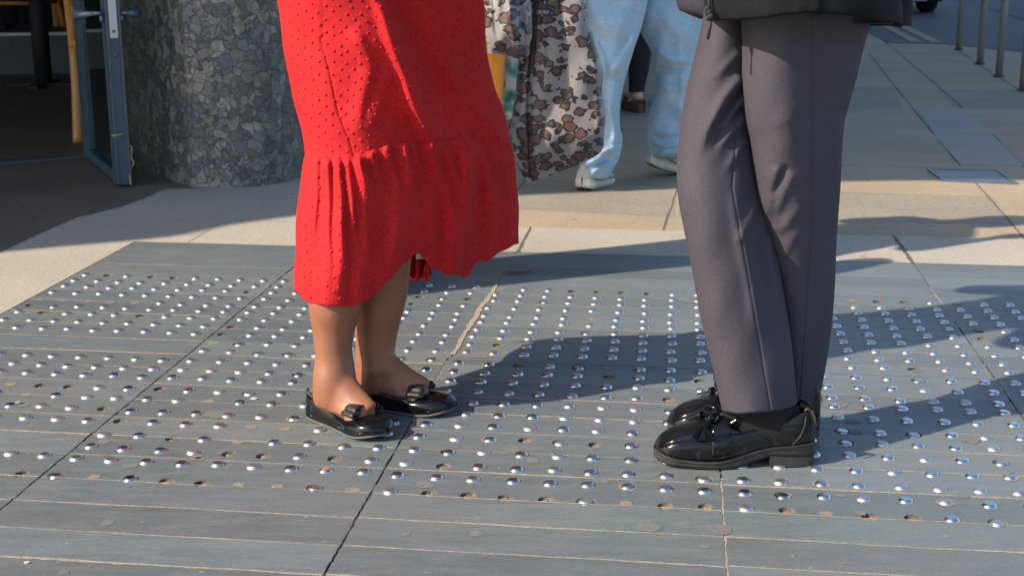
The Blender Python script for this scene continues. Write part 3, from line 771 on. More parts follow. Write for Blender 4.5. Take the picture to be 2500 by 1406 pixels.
bmesh.ops.recalc_face_normals(bm, faces=bm.faces)
up = obj('upper_wall', bm, 'facade', bt, False)
def wallseg(bm, a, b, z0, z1, th=.2):
    a = Vector(a[:2]); b = Vector(b[:2]); d = (b-a).normalized(); n_ = Vector((-d.y, d.x))*th
    prism(bm, [tuple(a), tuple(b), tuple(b+n_), tuple(a+n_)], z0, z1)
bm = bmesh.new()
wallseg(bm, facH+facd*.14, facR, 0, hC-.01); wallseg(bm, facR+facd*.02, (-.78, 24), 0, hC-.01)
obj('wall', bm, 'facade', bt, False)
bm = bmesh.new(); wallseg(bm, (-9, 20), (-.9, 20.4), 0, hC-.01); wallseg(bm, (-10.5, 4), (-10.2, 20), 0, hC-.01)
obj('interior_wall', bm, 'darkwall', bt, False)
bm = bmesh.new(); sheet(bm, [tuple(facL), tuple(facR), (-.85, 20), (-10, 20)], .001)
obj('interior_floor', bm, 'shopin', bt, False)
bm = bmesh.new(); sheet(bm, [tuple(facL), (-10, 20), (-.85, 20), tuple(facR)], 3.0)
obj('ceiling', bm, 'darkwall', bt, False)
# raised inner floor with a pale nosing
p0 = P(-400, 195, 9.2); 
pa = G(-500, 196); pb = G(330, 176)
d2 = (Vector(pb.xy)-Vector(pa.xy)).normalized(); n2 = Vector((-d2.y, d2.x))
bm = bmesh.new(); prism(bm, [tuple(pa.xy), tuple(pb.xy), tuple(Vector(pb.xy)+n2*9), tuple(Vector(pa.xy)+n2*9)], 0.002, .27)
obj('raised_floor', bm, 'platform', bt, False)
bm = bmesh.new(); a_ = Vector(pa.xy)-n2*.01; b_ = Vector(pb.xy)-n2*.01
prism(bm, [tuple(a_), tuple(b_), tuple(b_+n2*.05), tuple(a_+n2*.05)], .272, .292)
obj('nosing', bm, 'white', bt, False)
bm = bmesh.new()
ta = facH-facd*5; prism(bm, [tuple(ta), tuple(facH), tuple(facH+Vector((-.12, .19))*.35), tuple(ta+Vector((-.12, .19))*.35)], .002, .014)
obj('threshold', bm, 'edgemetal', bt, False)
# lighter floor just inside the threshold (matwell)
# door frame post and the open door leaf
dn = Vector((-1.487, 5.125)); dh = Vector((-1.845, 5.86)); dd = (dn-dh).normalized(); dnn = Vector((-dd.y, dd.x))
dz = lambda v, t0: None
door = None
bm = bmesh.new()
ang = math.atan2(dd.y, dd.x)
def dbox(bm, s0, s1, t0, t1, z0, z1):            # along leaf, across leaf
    a = dh+dd*s0; b = dh+dd*s1
    prism(bm, [tuple(a+dnn*t0), tuple(b+dnn*t0), tuple(b+dnn*t1), tuple(a+dnn*t1)], z0, z1)
Ld = (dn-dh).length
dbox(bm, Ld-.055, Ld, -.026, .026, .012, 2.2); dbox(bm, .02, .075, -.024, .024, .012, 2.2); dbox(bm, .075, Ld-.055, -.02, .02, 2.10, 2.2); dbox(bm, .075, Ld-.055, -.02, .02, .012, .05)
door = obj('door', bm, 'framemetal', bt, False)
bm = bmesh.new()
for tt in (-.031, .026): dbox(bm, Ld-.062, Ld-.052, tt, tt+.005, .012, 2.2)
dbox(bm, Ld+.0005, Ld+.004, -.027, -.020, .012, 2.2); dbox(bm, Ld+.0005, Ld+.004, .020, .027, .012, 2.2)
obj('edge_trim', bm, 'edgemetal', door, False)
bm = bmesh.new(); dbox(bm, .075, Ld-.055, -.004, .004, .05, 2.10); obj('glass', bm, 'glass', door, False)
bm = bmesh.new(); dbox(bm, Ld+.001, Ld+.004, -.0145, .0145, .565, 1.15); obj('lock_plate', bm, 'white', door, False)
for z in (.59, .72, .9, .5):
    bm = bmesh.new(); ellips(bm, (*(dh+dd*(Ld+.004)), z), (.006, .006, .006)); obj('screw', bm, 'edgemetal', door)
hb = dh+dd*(Ld-.03)
for sgn in (-1, 1):
    bm = bmesh.new(); q = hb+dnn*sgn*.03
    tube(bm, [(*(q), .655), (*(q+dnn*sgn*.035), .655)], .008, 10)
    e = q+dnn*sgn*.035
    tube(bm, [(*e, .655), (*(e-dd*.05+dnn*sgn*.03), .650), (*(e-dd*.085+dnn*sgn*.05), .648)], [(.008, .008), (.012, .014), (.018, .022)], 10)
    tube(bm, [(*q, .635), (*(q+dnn*sgn*.012), .635)], .012, 10)
    obj('handle', bm, 'chrome', door)
bm = bmesh.new()
tube(bm, [(*(dh+dd*(Ld-.06)+dnn*(.03)), .20), (*(dn+dd*.012), .205), (*(dh+dd*(Ld)-dnn*(.035)), .20)], .0035, 8)
sp = [P(310, 353, 5.14), P(322, 362, 5.14), P(320, 385, 5.14), P(326, 400, 5.14), P(316, 420, 5.14), P(320, 452, 5.12)]
tube(bm, [tuple(p) for p in smoothpts([tuple(p) for p in sp], 5)], .0035, 8)
obj('string', bm, 'string', door)
bm = bmesh.new(); jb = dh-dd*.0
prism(bm, [tuple(dh+Vector((.03, .01))), tuple(dh+Vector((.10, .05))), tuple(dh+Vector((.06, .12))), tuple(dh+Vector((-.01, .08)))], .015, 2.4)
bmesh.ops.recalc_face_normals(bm, faces=bm.faces)
obj('door_post', bm, 'framemetal', bt, False)

# ---- stone pillar
pp = [(-1.64, 5.70), (-1.43, 5.41), (-1.25, 5.165), (-1.20, 5.135), (-1.06, 5.13), (-.96, 5.17), (-.89, 5.27), (-.85, 5.42), (-.84, 5.58), (-.88, 5.76), (-.98, 5.92), (-1.15, 6.02), (-1.35, 6.03), (-1.55, 5.92)]
ppf = []
for i in range(len(pp)):
    a, b = pp[i], pp[(i+1) % len(pp)]
    n = 2 if i < 2 else 5
    if i < 2: ppf += [a, tuple(np.array(a)*.5+np.array(b)*.5)]
    else:
        p0, p3 = np.array(pp[i-1]), np.array(pp[(i+2) % len(pp)]); p1, p2 = np.array(a), np.array(b)
        for k in range(n):
            q = k/n; ppf.append(tuple(.5*((2*p1)+(-p0+p2)*q+(2*p0-5*p1+4*p2-p3)*q*q+(-p0+3*p1-3*p2+p3)*q**3)))
bm = bmesh.new(); cx, cy = -1.2, 5.55
A = []
for z in np.linspace(0, hC-.005, 30):
    k = 1+.02*math.exp(-z/.15); A.append([((x-cx)*k+cx, (y-cy)*k+cy, float(z)) for x, y in ppf])
gridmesh(bm, A, True)
o = obj('stone_pillar', bm, 'pillar'); recenter(o)
tag(o, 'thick rounded pillar clad in dark veined stone beside the open door', 'pillar')

# ---- cafe furniture seen through the doorway
def cafe_chair(loc, rz, label, scale_leg=.03, z0=0):
    t = empty('cafe_chair', (loc[0], loc[1], z0), label, 'chair', 'wooden chairs inside the cafe'); 
    m = Matrix.Translation(t.location)@Matrix.Rotation(rz, 4, 'Z')
    def put(name, bm):
        bm.transform(m); return obj(name, bm, 'wood', t)
    bm = bmesh.new(); box(bm, (0, 0, .45), (.42, .42, .03)); put('seat', bm)
    for sx in (-1, 1):
        bm = bmesh.new(); tube(bm, [(sx*.18, .18, .44), (sx*.19, .19, .0)], [(.02, .02), (.016, .016)], 8); put('leg', bm)
        bm = bmesh.new(); pts = smoothpts([(sx*.19, -.27, 0), (sx*.19, -.20, .25), (sx*.19, -.19, .45), (sx*.19, -.23, .68), (sx*.19, -.29, .88)], 5)
        tube(bm, [tuple(p) for p in pts], [(.026, .016)]*len(pts), 8); put('leg', bm)
    bm = bmesh.new(); box(bm, (0, -.27, .80), (.36, .02, .12)); box(bm, (0, -.225, .6), (.36, .018, .05)); put('backrest', bm)
    bm = bmesh.new(); box(bm, (0, .185, .2), (.36, .02, .025)); box(bm, (-.19, 0, .2), (.02, .38, .025)); box(bm, (.19, 0, .2), (.02, .38, .025)); put('stretcher', bm)
    return t
def cafe_table(loc, label, z0=0):
    t = empty('cafe_table', (loc[0], loc[1], z0), label, 'table', 'pedestal tables inside the cafe')
    bm = bmesh.new(); tube(bm, [(loc[0], loc[1], z0+.02), (loc[0], loc[1], z0+.72)], .055, 20); obj('pedestal', bm, 'blackmetal', t)
    bm = bmesh.new(); box(bm, (loc[0], loc[1], z0+.012), (.46, .07, .022)); box(bm, (loc[0], loc[1], z0+.0125), (.07, .46, .021)); obj('foot', bm, 'blackmetal', t, False)
    bm = bmesh.new(); tube(bm, [(loc[0], loc[1], z0+.72), (loc[0], loc[1], z0+.75)], .38, 40); obj('tabletop', bm, 'wood', t, False)
    return t
g1 = G(187, 346)
cafe_chair((g1.x+.17, g1.y+.26), R(8), 'near orange wooden chair just inside the cafe doorway')
g2 = G(108, 211); cafe_table((g2.x, g2.y), 'black pedestal table standing on the lower cafe floor')
g3 = P(18, 68, 10.6); cafe_table((g3.x, 10.7), 'black pedestal table on the raised cafe floor, leftmost', .272)
g4 = P(66, 78, 10.3); cafe_chair((g4.x-.1, 10.5), R(170), 'pale legged wooden chair on the raised cafe floor behind the white nosing', z0=.272)
g5 = P(131, 66, 10.9); cafe_chair((g5.x+.15, 11.1), R(20), 'dark orange chair on the raised floor right of the black pedestal', z0=.272)

# ---- bollards
for i, (px, py) in enumerate([(2340, 122), (2392, 157), (2438, 187), (2497, 221)]):
    g = G(px, py); lab = ['farthest thin steel bollard near the yellow lines', 'second farthest thin steel bollard on the shaded pavement', 'third thin steel bollard with a warm reflected streak', 'nearest thin steel bollard cut off by the right edge of the picture'][i]
    t = empty('bollard', g, lab, 'bollard', 'steel bollards along the pavement edge')
    bm = bmesh.new(); tube(bm, [(g.x, g.y, 0), (g.x, g.y, .98), (g.x, g.y, 1.0)], [.0255, .0255, .018], 24); obj('post', bm, 'bollard', t)
    bm = bmesh.new(); tube(bm, [(g.x, g.y, -.002), (g.x, g.y, .006)], .04, 24); obj('collar', bm, 'rubber', t, False)

# ---- parked car (only its underside edge and a wheel show)
cg = G(2330, 34); 
ct = empty('parked_car', (cg.x-.85, cg.y+1.9, 0), 'dark car parked on the road beyond the bollards', 'car')
mcar = Matrix.Translation(ct.location)@Matrix.Rotation(-AG, 4, 'Z')
def carput(name, bm, mat, par=ct, smooth=True):
    bm.transform(mcar); return obj(name, bm, mat, par, smooth)
prof = [(-2.05, .16), (-2.12, .35), (-2.08, .62), (-1.95, .78), (-1.15, .92), (-.45, 1.40), (.9, 1.44), (1.75, .98), (2.05, .92), (2.12, .5), (2.05, .2)]
A = []
for k, yy in enumerate(np.linspace(-.88, .88, 15)):
    e = 1-.10*abs(yy/.88)**4; A.append([(yy*(1-.12*max(0, z-.8)), y*(1-.05*abs(yy/.88)**3), z*e if z > .5 else z) for y, z in prof])
bm = bmesh.new(); V_ = gridmesh(bm, A); bm.faces.new(V_[0]); bm.faces.new(V_[-1][::-1]); bm.faces.new([r_[0] for r_ in V_]+[r_[-1] for r_ in V_][::-1])
bmesh.ops.recalc_face_normals(bm, faces=bm.faces)
carput('body', bm, 'carpaint')
bm = bmesh.new(); box(bm, (0, -2.125, .215), (1.30, .05, .075)); carput('bumper', bm, 'chrome', smooth=False)
bm = bmesh.new(); box(bm, (0, -2.15, .45), (1.0, .03, .16)); carput('grille', bm, 'blackmetal', smooth=False)
bm = bmesh.new(); box(bm, (0, -.90, 1.13), (1.35, .02, .48), m=Matrix.Rotation(R(-55), 3, 'X')); carput('windscreen', bm, 'carglass', smooth=False)
for sx in (-1, 1):
    bm = bmesh.new(); box(bm, (sx*.845, .3, 1.14), (.02, 1.9, .34)); carput('side_window', bm, 'carglass', smooth=False)
    bm = bmesh.new(); ellips(bm, (sx*.66, -2.03, .66), (.16, .07, .09)); carput('headlight', bm, 'headl')
    for yy in (-1.40, 1.35):
        bm = bmesh.new(); tube(bm, [(sx*.66, yy, .32), (sx*.70, yy, .32), (sx*.86, yy, .32), (sx*.89, yy, .32)], [.28, .32, .32, .28], 32); wo_ = carput('wheel', bm, 'tyre')
        bm = bmesh.new(); tube(bm, [(sx*.875, yy, .32), (sx*.897, yy, .32)], .2, 24); carput('rim', bm, 'edgemetal', wo_)

# ================================================================ STUDS
def stud_bm(scale=1, sunk=0):
    bm = bmesh.new(); prof = [(.0129, -.001), (.0129, .0002), (.0117, .0019), (.0102, .0034), (.0087, .0045)]
    n = 22; prev = None
    for (r0, z) in prof:
        ring = [bm.verts.new((r0*math.cos(2*math.pi*k/n), r0*math.sin(2*math.pi*k/n), z-sunk)) for k in range(n)]
        if prev:
            for k in range(n): bm.faces.new((prev[k], prev[(k+1) % n], ring[(k+1) % n], ring[k]))
        prev = ring
    tp = [bm.verts.new((.0087*math.cos(2*math.pi*k/n), .0087*math.sin(2*math.pi*k/n), .0045-sunk)) for k in range(n)]
    t2 = [bm.verts.new((.0074*math.cos(2*math.pi*k/n), .0074*math.sin(2*math.pi*k/n), .0048-sunk)) for k in range(n)]
    for k in range(n): bm.faces.new((tp[k], tp[(k+1) % n], t2[(k+1) % n], t2[k]))
    bm.faces.new(t2)
    for f in bm.faces: f.smooth = len(f.verts) < 8
    return bm
me_stud = bpy.data.meshes.new('steel_stud'); b_ = stud_bm(); b_.to_mesh(me_stud); b_.free(); me_stud.materials.append(MT['steel'])
me_sunk = bpy.data.meshes.new('steel_stud_sunk'); b_ = stud_bm(sunk=.0026); b_.to_mesh(me_sunk); b_.free(); me_sunk.materials.append(MT['steel'])
ORD = ['', 'first', 'second', 'third', 'fourth', 'fifth', 'sixth', 'seventh', 'eighth', 'ninth', 'tenth', 'eleventh', 'twelfth', 'thirteenth', 'fourteenth', 'fifteenth', 'sixteenth', 'seventeenth', 'eighteenth', 'nineteenth', 'twentieth', 'twenty-first', 'twenty-second', 'twenty-third']
cand = []
rowi = {}
for g in range(-2, 7):
    rw = rows_for(g, 0)+rows_for(g, 1)
    for s in slots:
        if s[3] == g:
            r_ = min(range(len(rw)), key=lambda i: abs(rw[i]-s[1])); u0 = -1.156 if g == -2 else .0285+PITCH*9*g
            rowi[id(s)] = 'stud %s from left in %s row from front of %s slab' % (ORD[int(round((s[0]-u0)/(.065 if g == -2 else PITCH)))+1], ORD[r_+1], ORD[min(9, g+3)])
for s in slots:
    if s[2] in ('stud', 'sunk'):
        p = W(s[0], s[1]); px, py = proj(p)
        if -25 < px < 2525: cand.append((p.length, p, s[2], px, rowi[id(s)]))
        elif -400 < px < 2900: cand.append((p.length+100, p, s[2], px, ''))
cand.sort(key=lambda c: c[0])
# skip what would poke through the shoes
far = bmesh.new(); cnt = 0
for d, p, kd, px, lab in cand:
    if cnt < 300 and d < 100:
        o = bpy.data.objects.new('steel_stud', me_stud if kd == 'stud' else me_sunk); COL.objects.link(o)
        o.location = p; o.rotation_euler = (rng.normal(0, .02), rng.normal(0, .02), rng.uniform(0, 6.28)); cnt += 1
        if kd == 'stud': tag(o, 'raised steel '+lab, 'stud', 'raised steel studs in the paving')
        else: tag(o, 'dirt ringed sunken '+lab, 'stud', 'sunken steel studs in the paving')
    else:
        b2 = stud_bm(sunk=.0 if kd == 'stud' else .0026); b2.transform(Matrix.Translation(p)@Matrix.Rotation(rng.normal(0, .03), 4, 'X')@Matrix.Rotation(rng.normal(0, .03), 4, 'Y'))
        tmp = bpy.data.meshes.new('t'); b2.to_mesh(tmp); b2.free(); far.from_mesh(tmp); bpy.data.meshes.remove(tmp)
tag(obj('distant_studs', far, 'steel', smooth=False), 'far rows of small steel studs across the back of the slate paving', 'studs', kind='stuff')
#PEOPLE
# ================================================================ PEOPLE
def foot_surface(bm, A, d, L, sc_=1.0, z0=.012):
    """bare foot swept from heel to toes under the ankle A, pointing along d"""
    d = Vector((d[0], d[1], 0)).normalized(); n_ = Vector((-d.y, d.x, 0))
    st = [(-.24, .012, .030, .010), (-.20, .026, .050, .004), (-.10, .031, .072, 0), (.0, .031, .082, 0), (.12, .031, .078, .002), (.26, .034, .060, .004), (.42, .038, .043, .002), (.56, .040, .030, 0), (.66, .036, .022, 0), (.74, .024, .016, .001), (.765, .012, .013, .003)]
    A3 = []
    for s, wd, top, bot in smoothpts(st, 4):
        c = Vector((A[0], A[1], 0))+d*s*L
        zc = z0+(top+bot)/2*sc_; hz = max(.003, (top-bot)/2*sc_)
        A3.append([tuple(c+n_*wd*sc_*math.copysign(abs(math.cos(t))**.85, math.cos(t))+Vector((0, 0, zc+hz*math.copysign(abs(math.sin(t))**.8, math.sin(t))))) for t in [2*math.pi*k/20 for k in range(20)]])
    V_ = gridmesh(bm, A3, True); bm.faces.new(V_[0]); bm.faces.new(V_[-1][::-1])
def hand(bm, wr, dirv, side, r=.011, curl=.9):
    """palm, four bent fingers and a thumb"""
    d = Vector(dirv).normalized(); s = Vector(side).normalized(); n_ = d.cross(s)
    tube(bm, [wr, wr+d*.03, wr+d*.085], [(.026, .018), (.034, .016), (.038, .013)], 14)
    for i, (o_, l) in enumerate(((-.030, .070), (-.010, .080), (.010, .076), (.029, .060))):
        b = wr+d*.082+s*o_; c1 = curl*.7; c2 = curl*1.6
        p1 = b+d*l*.45*math.cos(c1*.4)+n_*l*.45*math.sin(c1*.4); p2 = p1+(d*math.cos(c1)+n_*math.sin(c1))*l*.3; p3 = p2+(d*math.cos(c2)+n_*math.sin(c2))*l*.25
        tube(bm, [b-d*.012, b, p1, p2, p3], [.0095, .0095, .0088, .008, .0062], 10)
    b = wr+d*.02-s*.026; tube(bm, [b, b-s*.02+d*.02+n_*.006, b-s*.028+d*.045+n_*.016, b-s*.024+d*.066+n_*.024], [.012, .0115, .010, .007], 10)
def upper_body(bm, hip, fac, h, wsh=.19, arms=None, neck=True, wid=1.0):
    """pelvis to head as one closed surface; h = standing height"""
    f_ = Vector((fac[0], fac[1], 0)).normalized(); s_ = Vector((-f_.y, f_.x, 0)); hz = hip.z
    top = h-hz; st = [(-.06, .13, .09), (.0, .165, .115), (.10, .16, .11), (.22, .135, .10), (.36, .15, .105), (.48, .175, .11), (.545, .16, .09), (.585, .08, .065), (.62, .05, .052), (.66, .05, .055)]
    k = top/.90; A3 = []
    for z, a, b in smoothpts(st, 4):
        A3.append([tuple(hip+s_*a*wid*math.cos(t)+f_*b*wid*math.sin(t)+Vector((0, 0, z*k))) for t in [2*math.pi*i/28 for i in range(28)]])
    V_ = gridmesh(bm, A3, True); bm.faces.new(V_[0]); bm.faces.new(V_[-1][::-1])
    hc = hip+Vector((0, 0, .775*k))+f_*.015
    rm = Matrix((s_, f_, Vector((0, 0, 1)))).transposed()
    ellips(bm, hc, (.072, .095, .115), rm, 24, 16)
    ellips(bm, hc+f_*.095-Vector((0, 0, .015)), (.014, .022, .022), rm)
    ellips(bm, hc+f_*.078-Vector((0, 0, .055)), (.024, .014, .008), rm)
    for q in (-1, 1):
        ellips(bm, hc+s_*q*.073, (.009, .02, .032), rm); ellips(bm, hc+f_*.082+s_*q*.031+Vector((0, 0, .004)), (.013, .010, .008), rm)
    sh = hip+Vector((0, 0, .52*k)); out = []
    for q, arm in zip((-1, 1), arms or ((None, None), (None, None))):
        a0 = sh+s_*q*.165*wid; el = arm[0] or a0+s_*q*.05-Vector((0, 0, .29)); wr = arm[1] or el-Vector((0, 0, .25))+f_*.06
        pts = smoothpts([tuple(a0), tuple(a0.lerp(el, .5)), tuple(el), tuple(el.lerp(wr, .5)), tuple(wr)], 5)
        rr = [lerp(.052, .026, i/(len(pts)-1)) for i in range(len(pts))]
        tube(bm, [tuple(p) for p in pts], rr, 16)
        hand(bm, wr, wr-el, f_, curl=1.1 if arm[1] else .5); out.append(wr)
    return hc, s_, f_, k
def finish_body(o, vox=.006, it=4):
    m = o.modifiers.new('fuse', 'REMESH'); m.mode = 'VOXEL'; m.voxel_size = vox; m.use_smooth_shade = True
    s_ = o.modifiers.new('soften', 'SMOOTH'); s_.factor = .5; s_.iterations = it
def hair_cap(hc, s_, f_, parent, mat='hair', long=False):
    bm = bmesh.new(); rm = Matrix((s_, f_, Vector((0, 0, 1)))).transposed()
    ellips(bm, hc-f_*.018+Vector((0, 0, .02)), (.084, .098, .112), rm, 24, 16)
    if long: tube(bm, [hc-f_*.06, hc-f_*.10-Vector((0, 0, .12)), hc-f_*.09-Vector((0, 0, .26))], [(.07, .05), (.085, .04), (.06, .02)], 16)
    obj('hair', bm, mat, parent)
def top_shell(name, hip, s_, f_, k, mat, parent, z0, z1, grow=.02, wid=1.0, arms=None):
    st = [(-.30, .18, .13), (-.06, .175, .12), (.0, .175, .122), (.10, .17, .118), (.22, .15, .11), (.36, .165, .115), (.48, .185, .12), (.55, .165, .10), (.59, .095, .08)]
    bm = bmesh.new(); A3 = []
    for z, a, b in smoothpts(st, 4):
        if z0 <= z <= z1:
            A3.append([tuple(hip+s_*(a*wid+grow)*math.cos(t)+f_*(b*wid+grow)*math.sin(t)+Vector((0, 0, z*k))) for t in [2*math.pi*i/36 for i in range(36)]])
    gridmesh(bm, A3, True)
    if arms:
        for a0, el, wr in arms:
            pts = smoothpts([tuple(a0), tuple(a0.lerp(el, .5)), tuple(el), tuple(el.lerp(wr, .9))], 5)
            tube(bm, [tuple(p) for p in pts], [lerp(.068, .042, i/(len(pts)-1)) for i in range(len(pts))], 20, cap=False)
    return solidify(obj(name, bm, mat, parent), .003)

# ------------------------------------------------ woman in the red dress
hipW = Vector((-.265, 2.64, .90)); fW = Vector((.83, -.35, 0)).normalized()
wt = empty('person', (-.265, 2.60, 0), 'person in a long red dotted dress and black bow flats, holding nothing in view', 'person')
AN = G(820, 1030); AFr = G(935, 965)             # ankle positions above the ground
nearA = Vector((-.350, 2.510, .095)); farA = Vector((-.272, 2.600, .095))
dn_ = Vector((.72, -.69, 0)).normalized(); df_ = Vector((.95, -.31, 0)).normalized()
bm = bmesh.new()
def leg_from_px(D, rows):
    pts = []; rad = []
    for v, l, r, dp in rows:
        pts.append(tuple(P((l+r)/2, v, D+dp))); z = (P(0, v, D).y*CT-(P(0, v, D).z-CAMH)*ST)
        rad.append(((r-l)/2/F*z, (r-l)/2/F*z*1.08))
    s = smoothpts([p+r for p, r in zip(pts, rad)], 5)
    return [tuple(q[:3]) for q in s], [(q[3], q[4]) for q in s]
p_, r_ = leg_from_px(2.52, [(-190, 800, 900, .10), (300, 790, 890, .10), (520, 775, 885, .07), (650, 756, 886, .03), (742, 752, 882, .01), (800, 761, 868, .005), (850, 768, 860, .0), (885, 768, 864, -.002), (915, 764, 869, -.006), (950, 764, 872, -.01), (985, 768, 868, -.01)])
tube(bm, p_, r_, 24)
p_, r_ = leg_from_px(2.618, [(-190, 900, 1000, -.03), (300, 905, 1000, -.02), (560, 890, 1010, 0), (640, 882, 1003, 0), (712, 872, 996, 0), (778, 868, 979, 0), (819, 867, 970, 0), (860, 868, 964, 0), (891, 870, 966, -.003), (925, 872, 975, -.006), (950, 876, 974, -.006)])
tube(bm, p_, r_, 24)
foot_surface(bm, nearA+Vector((-.002, -.0, 0)), dn_, .203, .90, .008)
foot_surface(bm, farA+Vector((.0, -.0, 0)), df_, .203, .90, .008)
for a, dd_, q in ((nearA, dn_, -1), (farA, df_, -1), (farA, df_, 1)):
    s3 = Vector((-dd_.y, dd_.x, 0)); ellips(bm, a+s3*q*.026+dd_*.002+Vector((0, 0, -.012)), (.013, .013, .016))
# instep wedge joining ankle and foot
for a, d in ((nearA, dn_), (farA, df_)):
    tube(bm, [a+Vector((0, 0, .045))-d*.002, a+d*.012+Vector((0, 0, -.005)), a+d*.055+Vector((0, 0, -.034)), a+d*.105+Vector((0, 0, -.054))], [(.028, .028), (.033, .027), (.030, .020), (.026, .012)], 18)
    tube(bm, [a-d*.012+Vector((0, 0, .05)), a-d*.022+Vector((0, 0, 0)), a-d*.026+Vector((0, 0, -.055))], [(.020, .020), (.024, .022), (.026, .024)], 14)
elN = hipW+Vector((.20, -.16, .26)); wrN = elN+Vector((.10, .12, .14))
hcW, sW, ffW, kW = upper_body(bm, hipW, fW, 1.62, arms=((hipW+Vector((.02, -.24, .22)), hipW+Vector((.24, -.17, .34))), (hipW+Vector((.08, .27, .22)), hipW+Vector((.28, .12, .34)))))
body = obj('body', bm, 'skin', wt); finish_body(body, .005, 10)
hair_cap(hcW, sW, ffW, wt, long=True)
# dress
SEAM = [(700, 372), (745, 376), (800, 386), (862, 388), (890, 378), (940, 356), (1000, 348), (1045, 352), (1100, 338), (1190, 318), (1260, 305)]
HEMN = [(700, 700), (722, 705), (745, 735), (800, 747), (860, 746), (885, 741), (920, 716), (948, 683), (985, 642), (1018, 618), (1040, 640), (1060, 657), (1100, 668), (1140, 682), (1150, 660), (1160, 638), (1190, 634), (1230, 612), (1263, 597), (1300, 590)]
HEMB = [(700, 705), (724, 700), (736, 640), (756, 596), (850, 583), (960, 595), (992, 650), (1004, 686), (1030, 680), (1047, 655), (1090, 650), (1150, 630), (1200, 600), (1300, 590)]
V0S, V1S = 372, 720
hx, hy = zip(*HEMN); bx, by = zip(*HEMB); sx_, sy_ = zip(*SEAM)
def dress_remap(x, V, back):
    hem = np.interp(x, bx, by) if back else sum(np.interp(x+k, hx, hy) for k in (-9, -3, 3, 9))/4
    hem = hem+(0 if back else 1)*(np.sin(x/7.5)*2.2+np.sin(x/17+1)*3.0)*np.clip((x-860)/120, .25, 1)
    seam = np.interp(x, sx_, sy_); d = seam-V0S
    # upper part bends down to the seam, lower part stretches from seam to hem
    up = V+d*np.clip((V-150)/(V0S-150), 0, 1)
    lo = seam+(V-V0S)/(V1S-V0S)*(hem-seam)
    return np.where(V < V0S, up, lo)
# v, xl, xr, DL, DR, near bulge, back bulge, peak
RD = [(-560, 700, 1010, 2.66, 2.60, .11, .10, .45), (-330, 735, 1000, 2.66, 2.60, .10, .10, .45), (-180, 680, 1080, 2.66, 2.62, .14, .13, .42), (-60, 674, 1150, 2.66, 2.66, .16, .14, .42),
      (0, 678, 1178, 2.66, 2.70, .165, .13, .43), (80, 689, 1184, 2.66, 2.72, .165, .13, .43), (160, 700, 1192, 2.655, 2.74, .165, .13, .43), (230, 715, 1206, 2.65, 2.75, .165, .13, .40),
      (300, 733, 1224, 2.64, 2.76, .165, .13, .35), (372, 746, 1238, 2.64, 2.77, .17, .13, .31), (390, 744, 1241, 2.64, 2.77, .175, .135, .30),
      (470, 733, 1254, 2.64, 2.79, .19, .14, .29), (560, 724, 1262, 2.63, 2.81, .20, .14, .29), (640, 721, 1265, 2.61, 2.82, .20, .20, .30), (720, 720, 1266, 2.60, 2.84, .19, .22, .30)]
ridges = [([(905, 60), (955, 170), (925, 260), (868, 345)], .006, 24, 18, (.2, .2)), ([(890, -80), (960, 110), (1010, 260), (1040, 340), (1075, 400), (1112, 455), (1135, 500)], .036, 15, 26, (.35, .45)),
          ([(960, -40), (1060, 180), (1130, 330), (1185, 480), (1200, 600)], -.016, 34, 30, (.1, .2)), ([(1105, 330), (1175, 450), (1205, 560), (1200, 650)], .016, 22, 12, (.2, .3)), ([(1145, 300), (1190, 330), (1240, 440)], .010, 14, 14, (.2, .3)),
          ([(760, 120), (800, 300), (820, 370)], .004, 30, 30), ([(860, 60), (905, 160), (880, 260), (862, 340)], .010, 26, 16),
          ([(1080, 100), (1120, 300), (1150, 480), (1190, 560)], .010, 30, 24)]
ruff = []
for (x0, x1, a, wd, v1) in [(752, 740, .008, 10, 690), (775, 762, .010, 11, 640), (800, 803, .011, 12, 720), (826, 845, .012, 10, 700), (850, 872, .010, 9, 620), (872, 925, .014, 9, 520), (884, 905, .010, 13, 715), (905, 960, .007, 11, 560),
                            (945, 985, .008, 10, 560), (985, 1030, .010, 11, 600), (1010, 1040, .006, 9, 540), (1050, 1140, .012, 14, 680), (1080, 1165, .008, 11, 620), (1120, 1185, .010, 12, 650), (1165, 1205, .008, 9, 600), (1195, 1235, .008, 9, 650), (1218, 1248, .006, 8, 600)]:
    ruff.append(([(x0, 366), (lerp(x0, x1, .4), lerp(372, v1, .4)), (x1, v1)], a*1.3, wd*1.2, wd*.7, (.06, .75 if x0 > 900 else .5)))
def gather(x, V):                                # tiny gathers under the seam and soft low waves
    g = np.clip((V-V0S)/6, 0, 1)*np.exp(-np.clip(V-V0S, 0, None)/70)
    a = (np.sin(x/5.1+2*np.sin(x/31))+.6*np.sin(x/8.3+1))*.0028*g
    lo = np.clip((V-V0S)/200, 0, 1)
    b = (np.sin(x/23+V/190)+.6*np.sin(x/12+V/90+2)+.35*np.sin(x/7.3-V/120))*(.006+.004*np.clip((x-950)/200, 0, 1))*lo
    c = np.clip((V-V0S)/5, 0, 1)*np.exp(-np.clip(V-V0S, 0, None)/25)*.006        # ruffle stands proud of the seam
    # sewn panel lines
    s1 = np.interp(V, [0, 139, 266, 372], [735, 754, 793, 822]); s2 = np.interp(V, [100, 133, 266, 372], [785, 793, 826, 866])
    up = (V < V0S)*1.0
    d = -(np.exp(-((x-s1)/2.6)**2)+np.exp(-((x-s2)/2.6)**2)*(V > 90))*.0022*up + .0018*up*(1/(1+np.exp(-(x-s1)/2)))*(1/(1+np.exp((x-s2)/2)))
    e = (np.sin((x+V*.9)/37)+np.sin((x*.7-V*.5)/53+1))*.0016*up
    return a+b+c+d+e
